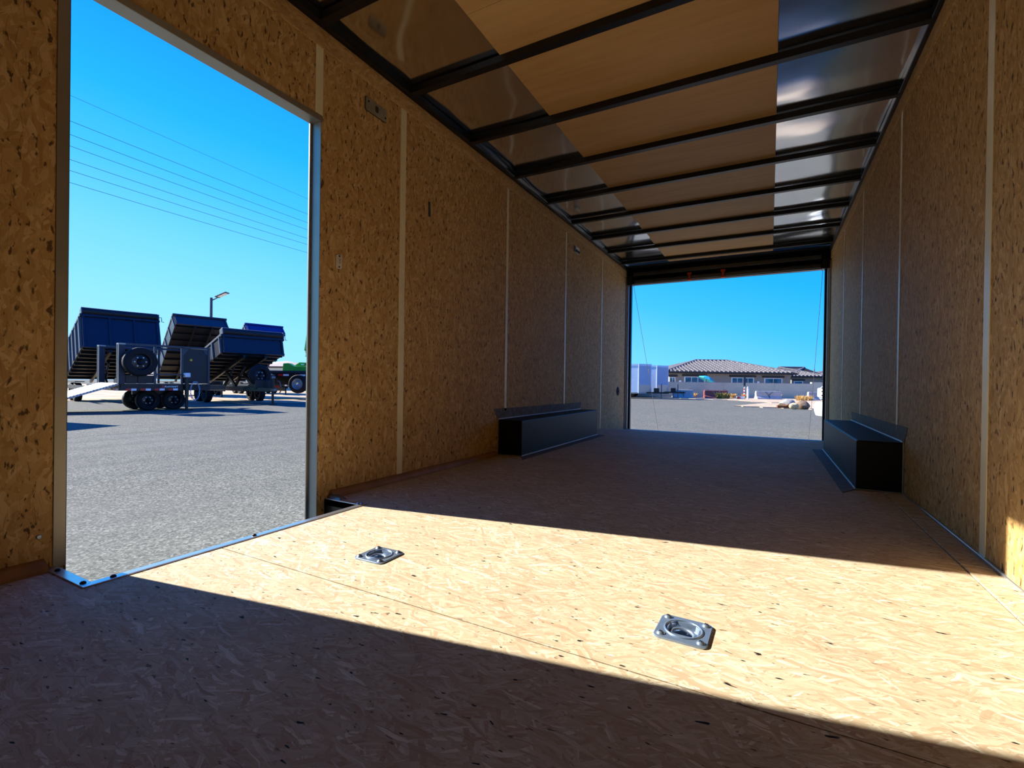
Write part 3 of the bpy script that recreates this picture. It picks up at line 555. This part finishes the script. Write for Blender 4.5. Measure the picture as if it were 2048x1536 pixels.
for ya in (.2, wdt-.25): MB().box(-1.88, -1.78, ya-.05, ya+.05, 0, .16).build('ramp_leg', 'steel_worn', ut)
def lettering(txt, size, parent, loc, rot, mat, name='lettering', bold=0):
    cu = bpy.data.curves.new(name, 'FONT'); cu.body = txt; cu.size = size; cu.extrude = .002; cu.offset = bold; cu.space_character = 1.05
    tmp = bpy.data.objects.new('tmp_text', cu); COL.objects.link(tmp); bpy.context.view_layer.update()
    me = bpy.data.meshes.new_from_object(tmp.evaluated_get(bpy.context.evaluated_depsgraph_get())); bpy.data.objects.remove(tmp)
    me.materials.clear(); me.materials.append(MAT[mat]); o = bpy.data.objects.new(name, me); COL.objects.link(o); o.parent = parent; o.location = loc; o.rotation_euler = rot; return o
MB().box(.98, 1.52, -.037, -.031, .70, .82).build('name_board', 'chassis_black', ut)
lettering('PLAYCRAFT', .066, ut, (1.10, -.040, .735), (math.pi/2, 0, 0), 'white_refl', bold=.002)
em = [(1.01, .80), (1.09, .80), (1.065, .76), (1.09, .72), (1.01, .72), (1.035, .76)]
MB(RX(math.pi/2)).prism(em, .038, .042).build('emblem', 'red_refl', ut)

# ---- flat deck trailer at the right of the doorway and the green machine on it
fd = lot('flat_deck_trailer', -12.7, 24.0, math.radians(-3)); tag(fd, 'long black flat deck trailer partly hidden by the doorway jamb', 'flatbed trailer')
MB().box(0, 7, 0, 2.4, 1.36, 1.46).build('deck', 'dump_grey', fd); MB().box(0, 7, 0, .08, 1.12, 1.36).box(0, 7, 2.32, 2.4, 1.12, 1.36).build('side_beam', 'chassis_black', fd)
for k in range(8): MB().box(.1+k*.95, .2+k*.95, .1, 2.3, 1.2, 1.36).build('cross_member', 'chassis_black', fd)
MB().box(0, 5, .8, .95, .75, 1.2).box(0, 5, 1.45, 1.6, .75, 1.2).build('main_beam', 'chassis_black', fd)
tape(fd, lambda k: ((.1+k*.85, -.006, 1.24), (.1+k*.85+.55, -.006, 1.24)), 8, .09)
for x in (2.7, 3.6):
    for y in (.35, 2.05): wheel(fd, x, y, .42, .42, .26)
wheel(fd, 2.12, -.25, .80, .46, .24, 'spare_wheel', rim='rim_silver'); MB().box(2.0, 2.24, -.2, .1, .6, 1.15).build('spare_bracket', 'chassis_black', fd)
jack(fd, .75, -.15, 1.15); MB().bar((.3, -.1, .62), (1.5, -.1, .62), .1, .12).build('tongue', 'chassis_black', fd); MB().box(.2, 1.15, -.16, -.10, .55, .68).build('tongue_plate', 'red_refl', fd)
MB().tube([(.95, -.1, .95), (1.15, -.18, .9), (1.25, -.18, .55), (1.12, -.18, .3)], .03, 6).build('hose', 'steel_worn', fd, smooth=60)
gm = lot('green_boom', -12.05, 25.0, math.radians(-3), G+1.46); tag(gm, 'lime green lift boom with decals lying on the flat deck trailer', 'lift boom')
MB(RX(math.pi/2)).prism([(0, 0), (.04, .40), (.30, .42), (.62, .26), (3.0, .24), (3.0, 0)], -.35, 0).build('base', 'dump_green', gm, bevel=.02)
MB(RX(math.pi/2)).prism([(.05, .12), (.62, .48), (3.0, .44), (3.0, .26), (.75, .28), (.25, 0)], -.95, -.55).build('boom', 'dump_green', gm, bevel=.02)
MB().box(.72, .9, .545, .549, .34, .40).build('decal', 'white_refl', gm); MB().box(.92, 1.04, .545, .549, .34, .40).build('decal', 'red_refl', gm); MB().box(1.2, 1.65, .545, .549, .32, .42).build('decal', 'dump_black', gm)

# ---- enclosed trailer standing just left of the doorway view (its shadow falls on the lot)
ct = lot('cargo_trailer', -16.4, 10.6, math.radians(-4)); tag(ct, 'dark enclosed trailer left of the doorway whose shadow lies on the asphalt', 'cargo trailer')
MB().box(0, 4.2, -1.0, 1.2, .45, 2.35).build('body', 'dump_navy', ct, bevel=.03); MB().box(-.02, 4.22, -1.02, 1.22, 2.33, 2.40).build('roof_edge', 'alu_trim', ct)
for x in (1.6, 2.5):
    for y in (-1.0, 1.2): wheel(ct, x, y, .35, .35, .2)
MB().bar((4.2, .1, .5), (5.2, .1, .5), .1, .12).build('tongue', 'chassis_black', ct)

# ---- street lamp, power lines, hill
sl_ = lot('street_lamp', -25.3, 40, 0); tag(sl_, 'grey street lamp with a flat tilted head on an arm', 'street lamp')
MB().tube([(0, 0, 0), (0, 0, 7.75)], [.13, .10], 10).build('pole', 'lamp_grey', sl_, smooth=40); MB().lathe([(0, .5), (.22, .5), (.25, 0)], 16).build('base', 'barrier_grey', sl_)
MB().tube([(0, 0, 7.5), (.5, 0, 7.75)], .05, 8).build('arm', 'lamp_grey', sl_)
hd_ = MB(TR(.45, 0, 7.78) @ RY(-.42)).box(0, 1.0, -.28, .28, -.03, .05).build('head', 'lamp_grey', sl_, bevel=.02); MB(TR(.45, 0, 7.78) @ RY(-.42)).box(.2, .9, -.22, .22, -.045, -.03).build('led_panel', 'lens', hd_)
wires = [(190, 402, 11.0), (241, 432, 10.2), (268, 449, 9.6), (291, 463, 9.2), (318, 480, 8.7), (340, 492, 8.3), (364, 508, 7.8)]
PW = ['topmost thin power line, set apart above the others', 'second power line from the top across the blue sky', 'third power line from the top across the blue sky', 'fourth power line from the top across the blue sky', 'third power line from the bottom across the blue sky', 'second power line from the bottom across the blue sky', 'lowest power line across the blue sky']
for (ya, yb, hz), lb in zip(wires, PW):
    va = (hz)*FPX/(750.8-ya); vb = (hz)*FPX/(757.6-yb); ua = (130-1024)/FPX*va; ub = (620-1024)/FPX*vb
    pts = []
    for k in range(25):
        t = -1.4+4.4*k/24; pts.append(W(ua+(ub-ua)*t, va+(vb-va)*t, CAMZ+hz+.10*((t-.5)**2-.25)))
    o = MB().tube(pts, .006 if hz > 10.5 else .0085, 5).build('power_line', 'wire', None, smooth=60); tag(o, lb, 'power line', 'power lines seen through the doorway')
nx = 60; vs = []; fs = []
for i in range(nx+1):
    u = -420+i*11; h_ = 9+7*math.exp(-((u+190)/60)**2)+3*math.sin(u*.045)+2*math.sin(u*.11+1)
    for v_, z_ in ((380, -1), (420, h_*.55), (470, h_), (520, -1)): vs.append(W(u, v_, z_))
for i in range(nx):
    for j in range(3): a = i*4+j; fs.append((a, a+1, a+5, a+4))
tag(MB().add(vs, fs).build('hills', 'hill_tan', None, smooth=80), 'low hazy hills on the far horizon', 'hill', kind='structure')
sb = lot('storage_building', -21.6, 42, math.radians(-6)); tag(sb, 'small cream building far behind the flat deck trailer', 'building'); MB().box(0, 1.6, 0, 3, 0, 2.0).build('wall', 'stucco_cream', sb); MB().prism([(-.1, -.1), (1.7, -.1), (1.7, 3.1), (-.1, 3.1)], 2.0, 2.12).build('roof', 'fascia', sb); MB().box(.3, .8, -.02, 0, .0, 1.7).build('door', 'dump_navy', sb)

# ================================================================== seen through the rear opening
# ---- block wall
bw = lot('block_wall', 9, 38.4, math.radians(-.5)); tag(bw, 'long grey block wall in front of the houses', 'wall')
MB().box(0, 15.05, 0, .2, 0, 1.20).build('wall_run', 'block_wall', bw); MB().box(15.05, 24, 0, .2, 0, 1.33).build('wall_run', 'block_wall', bw); MB().box(0, 15.05, -.01, .21, 1.20, 1.235).box(15.05, 24, -.01, .21, 1.33, 1.365).build('cap', 'barrier_grey', bw)
for x in (4.3, 8.2, 12.3): MB().box(x-.2, x+.2, -.02, .0, 0, 1.2).build('pilaster', 'block_wall', bw)

# ---- houses: hip roofs with columns of barrel tiles
def hip_house(label, u, v, hd, wid, dep, zw, rise, ov, mat='stucco', pitch_tiles=.42, name='house'):
    o = lot(name, u, v, hd); tag(o, label, 'house')
    MB().box(0, wid, 0, dep, 0, zw).build('wall', mat, o); MB().box(-ov, wid+ov, -ov, dep+ov, zw, zw+.16).build('fascia', 'fascia', o, bevel=.02)
    X0, X1, Y0, Y1 = -ov, wid+ov, -ov, dep+ov; hy = (Y1-Y0)/2; z0 = zw+.16; rf_h = rise
    rr = [(X0, Y0, z0), (X1, Y0, z0), (X1, Y1, z0), (X0, Y1, z0), (X0+hy, Y0+hy, z0+rf_h), (X1-hy, Y0+hy, z0+rf_h)]
    roof = MB().add(rr, [(0,1,5,4), (1,2,5), (2,3,4,5), (3,0,4), (0,3,2,1)]).build('roof', 'roof_deck', o)
    sl_a = math.atan2(rf_h, hy)
    def column(px, py, dx, dy, run):        # barrel tiles from the eave (px,py) running inwards along (dx,dy)
        m = MB(); n = max(1, int(run/.42)); r = pitch_tiles*.33
        for k in range(n):
            a = k*run/n; b = (k+1)*run/n+.05
            for (s0, rr0), (s1, rr1) in (((a, r*1.12), (b, r*.9)),):
                vs = []; sx, sy = -dy, dx
                for s_, r_ in ((s0, rr0), (s1, rr1)):
                    for q in range(5):
                        t_ = math.pi*q/4; vs.append((px+dx*s_+sx*r_*math.cos(t_), py+dy*s_+sy*r_*math.cos(t_), z0+s_*rf_h/hy+r_*math.sin(t_)*.9))
                m.add(vs, [(q, q+1, q+6, q+5) for q in range(4)] + [(0, 1, 2, 3, 4)])
        return m.build('tile_column', 'roof_tile', roof, smooth=50)
    n = int((X1-X0)/pitch_tiles)
    for k in range(n):
        x = X0+(k+.5)*(X1-X0)/n; run = min(hy, x-X0, X1-x)
        if run > .3: column(x, Y0, 0, 1, run-.12)
    n = int((Y1-Y0)/pitch_tiles)
    for k in range(n):
        y = Y0+(k+.5)*(Y1-Y0)/n; run = min(hy, y-Y0, Y1-y)
        if run > .3:
            column(X0, y, 1, 0, run-.12); column(X1, y, -1, 0, run-.12)
    for a, b in ((0, 4), (1, 5), (4, 5)): MB().tube([rr[a], rr[b]], .13, 8).build('ridge_tiles', 'roof_tile', roof, smooth=40)
    return o
def house_window(o, x, z, w_, h_, panes=2):
    f = MB().box(x-.06, x+w_+.06, -.05, .0, z-.06, z+h_+.06).build('window', 'window_frame', o)
    for k in range(panes): a = x+k*w_/panes; MB().box(a+.03, a+w_/panes-.03, -.07, -.05, z, z+h_).build('pane', 'glass_dark', f)
    MB().box(x-.25, x+w_+.25, -.12, 0, z+h_+.12, z+h_+.28).build('window_head', 'fascia', o)
HV = 47.0; K = HV/FPX
hz_ = lambda y, x: (767.5+.014*(x-1320) - y)*K - (G-CAMZ)      # height above the lot of a feature on the main house front
h1 = hip_house('long grey house with a ridged tile roof behind the block wall', (1338-1024)*K, HV, math.radians(.3), 12.0, 8.6, 2.12, 1.35, .5)
house_window(h1, -.7+.75, 1.05, .5, .62, 2); house_window(h1, 1.55, 1.02, 1.9, .72, 3); house_window(h1, 6.2, 1.00, 2.1, .72, 4); house_window(h1, 9.45, .98, 1.65, .72, 2)
MB().tube([(8.9, 5.6, 3.3), (8.9, 5.6, 3.75)], .09, 8).build('vent_pipe', 'stucco_cream', h1)
for x in (1.05, 8.75): MB().lathe([(0, .25), (.10, .22), (.14, .1), (.1, 0), (0, -.02)], 12, TR(x, -.1, 1.22)).build('wall_lamp', 'window_frame', h1, smooth=50)
h2 = hip_house('second tile-roofed grey house behind the right end of the long house', (1583-1024)*55/FPX, 55, math.radians(-2), 3.4, 6.5, 2.0, 1.1, .45); house_window(h2, .3, .92, .9, .6, 1)
h3 = hip_house('cream house at the far right behind the wall', (1632-1024)*63/FPX, 63, math.radians(-2), 7.5, 6.5, 2.25, .75, .45, 'stucco_cream'); house_window(h3, .4, 1.0, 1.3, .75, 3)
um = lot('patio_umbrella', (1409-1024)*43/FPX, 42.6, 0); tag(um, 'teal patio umbrella tilted behind the wall', 'umbrella')
MB().tube([(0, 0, 0), (0, 0, 1.55)], .025, 8).build('pole', 'lamp_grey', um); MB(TR(0, 0, 1.45) @ RY(.42)).lathe([(0, .38), (.25, .32), (.72, .08), (.74, .0), (.70, .05), (0, .34)], 8).build('canopy', 'umbrella_teal', um)
dk = lot('dark_shed', 8.9, 56, math.radians(4)); tag(dk, 'dark sloping shed roof at the left edge of the rear opening', 'shed'); MB().box(0, 4.5, 0, 4, 0, 2.1).build('wall', 'dump_navy', dk); MB(RX(math.pi/2)).prism([(-1, 2.1), (2.2, 5.0), (5.2, 2.1)], -4, .1).build('roof', 'dump_black', dk)

# ---- two white V-nose cargo trailers
def v_nose(label, u, v, hd):
    o = lot('cargo_trailer', u, v, hd); tag(o, label, 'cargo trailer', 'white cargo trailers by the wall')
    w_, L_, z0, z1 = 1.8, 3.6, .38, 2.42; prof = [(-L_, -w_/2), (0, -w_/2), (.75, -.12), (.75, .12), (0, w_/2), (-L_, w_/2)]
    b = MB().prism(prof, z0, z1).build('body', 'cargo_white', o, bevel=.02)
    MB().prism([(x*1.01+.005, y*1.02) for x, y in prof], z1-.10, z1+.02).build('roof_trim', 'cargo_white', o); MB().prism([(x*1.01+.005, y*1.015) for x, y in prof], z0-.03, z0+.06).build('bottom_rail', 'alu_trim', o)
    for s in (-1, 1):
        d = Vector((.75, -s*(w_/2-.12), 0)); nrm = Vector((w_/2-.12, s*.75, 0)).normalized()*.008; p0 = Vector((0.02, s*w_/2, 0)); p1 = Vector((.73, s*.14, 0))
        for z_a, z_b, mt, nm in ((z0+.06, z0+.58, 'stone_guard', 'stone_guard'), (z0+.60, z1-.12, 'cargo_grey', 'nose_panel')):
            q = [p0+nrm, p1+nrm]; MB().add([(q[0].x, q[0].y, z_a), (q[1].x, q[1].y, z_a), (q[1].x, q[1].y, z_b), (q[0].x, q[0].y, z_b), (p0.x, p0.y, z_a), (p1.x, p1.y, z_a), (p1.x, p1.y, z_b), (p0.x, p0.y, z_b)], [(0,1,2,3), (7,6,5,4), (0,4,5,1), (1,5,6,2), (2,6,7,3), (3,7,4,0)]).build(nm, mt, o)
        MB().box(-.03, .03, s*w_/2-.03, s*w_/2+.03, z0, z1).build('corner_trim', 'cargo_white', o, bevel=.015)
        wheel(o, -1.9, s*w_/2, .34, .34, .2); MB().box(-2.35, -1.45, s*w_/2-.06, s*w_/2+.14, .70, .74).build('fender', 'alu_trim', o)
        MB().bar((-.2, s*.6, .42), (1.7, 0, .42), .07, .10).build('tongue', 'chassis_black', o)
    MB().box(.95, 1.3, -.18, .18, .47, .75).build('battery_box', 'chassis_black', o, bevel=.02); MB().box(1.6, 1.95, -.05, .05, .36, .48).build('coupler', 'chassis_black', o)
    MB().tube([(1.45, .1, .03), (1.45, .1, 1.0)], .04, 8).build('jack', 'steel_worn', o); MB().box(1.35, 1.55, .0, .2, 0, .03).build('jack_foot', 'steel_worn', o); MB().tube([(1.45, .1, .98), (1.45, .28, 1.0), (1.45, .28, 1.1)], .015, 6).build('crank', 'chassis_black', o)
    return o
v_nose('nearer white V-nose cargo trailer cut off by the rear post', 9.2, 34.2, math.radians(-22)); v_nose('farther white V-nose cargo trailer next to the concrete barriers', 11.2, 36.6, math.radians(-22))

# ---- concrete barriers
def barrier(label, u, v, ln_, hd, mat):
    o = lot('concrete_barrier', u, v, hd); tag(o, label, 'barrier', 'concrete barriers along the verge')
    MB(RY(math.pi/2) @ RZ(math.pi/2)).prism([(-.30, 0), (.30, 0), (.26, .10), (.13, .26), (.10, .62), (-.10, .62), (-.13, .26), (-.26, .10)], 0, ln_).build('body', mat, o, bevel=.03)
    for x in (.25, ln_-.25): MB().tube([(x-.12, 0, .60), (x-.12, 0, .68), (x+.12, 0, .68), (x+.12, 0, .60)], .018, 6).build('lifting_loop', 'steel_worn', o)
    MB().box(-.02, .0, -.08, .08, .08, .5).build('end_key', mat, o)
    for s in (-1, 1): MB().bar((ln_/2, -.16, .30), (ln_/2+s*.28, -.13, .56), .03, .05).build('scored_mark', 'steel_worn', o)
    MB().bar((ln_/2, -.28, .1), (ln_/2, -.16, .30), .03, .05).build('scored_mark', 'steel_worn', o)
    return o
barrier('grey concrete barrier beside the farther cargo trailer', 12.55, 37.2, 1.55, math.radians(-3), 'barrier_grey')
barrier('reddish concrete barrier behind the desert bush', 14.75, 36.6, 1.75, math.radians(-3), 'barrier_red')
barrier('grey concrete barrier with a Y-shaped mark between pole and boulders', 18.4, 36.0, 1.85, math.radians(-2), 'barrier_grey')
barrier('concrete barrier at the far right beside the pickup', 21.6, 34.8, 1.9, math.radians(-2), 'barrier_grey')
# ---- striped pole, white bollard, little sign
sp = lot('striped_pole', 17.3, 35.5, 0); tag(sp, 'thin red and white striped pole with a black top', 'pole')
for k in range(8): MB().tube([(0, 0, .115*k), (0, 0, .115*(k+1))], .045, 10).build('stripe', 'red_refl' if k % 2 == 0 else 'white_refl', sp)
MB().box(-.06, .06, -.06, .06, .92, 1.65).build('top_sleeve', 'dump_navy', sp, bevel=.01); MB().box(-.12, .12, -.07, .07, .92, 1.0).build('collar', 'steel_worn', sp)
bo = lot('bollard', 17.42, 35.2, 0); tag(bo, 'short white bollard next to the striped pole', 'bollard'); MB().tube([(0, 0, 0), (0, 0, .85), (0, 0, .95)], [.07, .07, .03], 12).build('post', 'white_refl', bo, smooth=40); MB().lathe([(.072, .8), (.08, .84), (.072, .88)], 12).build('band', 'cargo_grey', bo)
sg = lot('reflector_sign', 16.85, 35.3, 0); tag(sg, 'low red and white reflector lying left of the striped pole', 'reflector'); MB().box(-.2, .45, 0, .12, 0, .22).build('block', 'barrier_grey', sg, bevel=.02); MB().lathe([(0, .02), (.09, .015), (.1, 0)], 14, TR(-.05, 0, .11) @ RX(math.pi/2)).build('lens', 'red_refl', sg); MB().box(.1, .35, -.015, 0, .05, .18).build('plate', 'white_refl', sg)
# ---- boulders and log
def boulder(name, label, cat, u, v, sx, sy, sz, mat, seed, z=0):
    rnd = random.Random(seed); bm = bmesh.new(); bmesh.ops.create_icosphere(bm, subdivisions=3, radius=1)
    dirs = [(Vector((rnd.uniform(-1, 1), rnd.uniform(-1, 1), rnd.uniform(-1, 1))).normalized(), rnd.uniform(.62, .9)) for _ in range(9)]
    for p in bm.verts:
        c = p.co.copy()
        for d, k in dirs:
            q = c.dot(d)
            if q > k: c -= d*(q-k)*.85
        p.co = Vector((c.x*sx, c.y*sy, c.z*sz+sz*.72))
    me = bpy.data.meshes.new(name); bm.to_mesh(me); bm.free(); me.materials.append(MAT[mat]); me.polygons.foreach_set('use_smooth', [True]*len(me.polygons)); me.set_sharp_from_angle(angle=.6)
    o = bpy.data.objects.new(name, me); COL.objects.link(o); o.location = W(u, v, G+z); o.rotation_euler = (0, 0, YAW+rnd.uniform(-.4, .4)); return tag(o, label, cat, 'boulders by the pickup' if cat == 'boulder' else None)
boulder('boulder', 'largest rounded grey boulder on the sandy spit', 'boulder', 13.2, 22.9, .42, .34, .24, 'rock_grey', 1, .03)
boulder('boulder', 'pale tan boulder in front of the grey one', 'boulder', 12.72, 21.5, .21, .2, .15, 'rock_tan', 2, .03)
boulder('boulder', 'brown angular boulder nearest the pickup', 'boulder', 13.26, 21.7, .30, .28, .21, 'rock_brown', 3, .03)
boulder('boulder', 'small yellowish stone beside the brown boulder', 'boulder', 13.38, 20.9, .12, .12, .09, 'rock_tan', 4, .03)
boulder('boulder', 'small upright tan stone behind the grey boulder', 'boulder', 14.0, 23.9, .17, .15, .17, 'rock_tan', 5, .03)
lg = lot('log', 12.30, 22.0, math.radians(-8), G+.03); tag(lg, 'split reddish brown log lying before the boulders', 'log')
MB().tube([(-.05, 0, .06), (.35, .02, .055), (.75, 0, .045)], [.065, .06, .045], 9).build('trunk', 'log_brown', lg, smooth=50); MB().tube([(.3, 0, .1), (.42, -.1, .16)], [.04, .025], 6).build('branch_stub', 'log_brown', lg)
# ---- bush and dry weeds
def tuft(name, label, cat, u, v, n, rad, h, mat, seed, group=None, wd_=.012):
    rnd = random.Random(seed); m = MB()
    for k in range(n):
        a = rnd.uniform(0, 6.283); r0 = rad*.55*math.sqrt(rnd.random()); lean = rnd.uniform(.1, .75); hh_ = h*rnd.uniform(.55, 1); x, y = r0*math.cos(a), r0*math.sin(a)
        b = rnd.uniform(0, 6.283); tx, ty = x+math.cos(a)*lean*hh_, y+math.sin(a)*lean*hh_; dx, dy = wd_*math.cos(b), wd_*math.sin(b); mx, my = (x+tx)/2-.04*math.cos(a), (y+ty)/2-.04*math.sin(a)
        m.add([(x-dx, y-dy, 0), (x+dx, y+dy, 0), (mx+dx, my+dy, hh_*.6), (mx-dx, my-dy, hh_*.6), (tx, ty, hh_)], [(0,1,2,3), (3,2,4)])
    o = m.build(name, mat); o.location = W(u, v, G+.01); return tag(o, label, cat, group)
tuft('desert_bush', 'low olive and brown desert bush in front of the reddish barrier', 'bush', 15.75, 35.6, 420, .75, .50, 'sage', 11, None, .02)
WL = ['dry straw-coloured weeds between the first two barriers', 'dry weeds right of the desert bush', 'dry weeds at the foot of the white bollard', 'dry weeds left of the Y-marked barrier', 'dry weeds right of the Y-marked barrier', 'tall dry weeds behind the largest boulder', 'dry weeds at the wall behind the boulders', 'dry weeds just before the far right barrier']
for k, ((u, v, r_), lb) in enumerate(zip(((14.3, 37.7, .45), (16.6, 37.2, .4), (17.4, 37.5, .25), (18.35, 37.6, .25), (20.6, 37.0, .45), (20.4, 33.6, .6), (21.2, 34.2, .6), (22.6, 33.2, .5)), WL)):
    tuft('dry_weeds', lb, 'weeds', u, v, 160, r_, .42, 'dry_weed', 20+k, 'dry weeds on the verge', .015)

# ---- white pickup, its nose showing past the right rear post
pk = lot('pickup_truck', 7.10, 10.3, math.radians(180-6)); tag(pk, 'white pickup truck whose nose shows past the right rear post', 'pickup truck')
# local x forward (nose at 0), y left; body reaches back along -x
hood = MB(RX(math.pi/2)).prism([(-.02, .78), (-.04, 1.02), (-.16, 1.11), (-.6, 1.17), (-1.35, 1.24), (-1.35, .55), (-.3, .55)], -.95, .95).build('front_body', 'truck_white', pk, bevel=.04, seg=3)
MB(RX(math.pi/2)).prism([(-1.3, 1.2), (-1.95, 1.78), (-3.2, 1.80), (-3.45, 1.2), (-3.45, .5), (-1.3, .5)], -.92, .92).build('cab', 'truck_white', pk, bevel=.05, seg=3)
MB().box(-5.4, -3.45, -.95, .95, .55, 1.22).build('bed', 'truck_white', pk, bevel=.04)
MB(RX(math.pi/2)).prism([(-1.42, 1.26), (-1.97, 1.72), (-3.1, 1.74), (-3.3, 1.26)], -.93, .93).build('window', 'glass_dark', pk)
gr = MB().box(-.03, .035, -.62, .62, .70, 1.02).build('grille', 'dump_black', pk, bevel=.02)
for z in (.74, .83, .92, 1.0): MB().box(.03, .06, -.66, .66, z, z+.035).build('grille_bar', 'chrome_dark', gr, bevel=.01)
for s in (-1, 1): MB().box(-.12, .02, s*.80-.13, s*.80+.13, .80, 1.02).build('headlamp', 'lens', pk, bevel=.03)
MB(RX(math.pi/2)).prism([(.055, .62), (.065, .50), (.02, .36), (-.25, .34), (-.25, .66), (.02, .70)], -.98, .98).build('bumper', 'truck_white', pk, bevel=.03, seg=3)
MB().box(-.02, .063, -.55, .55, .36, .46).build('air_dam', 'dump_black', pk, bevel=.02)
for x in (-.95, -4.4):
    for s in (-1, 1): wheel(pk, x, s*.84, .38, .38, .25, rim='rim_silver')
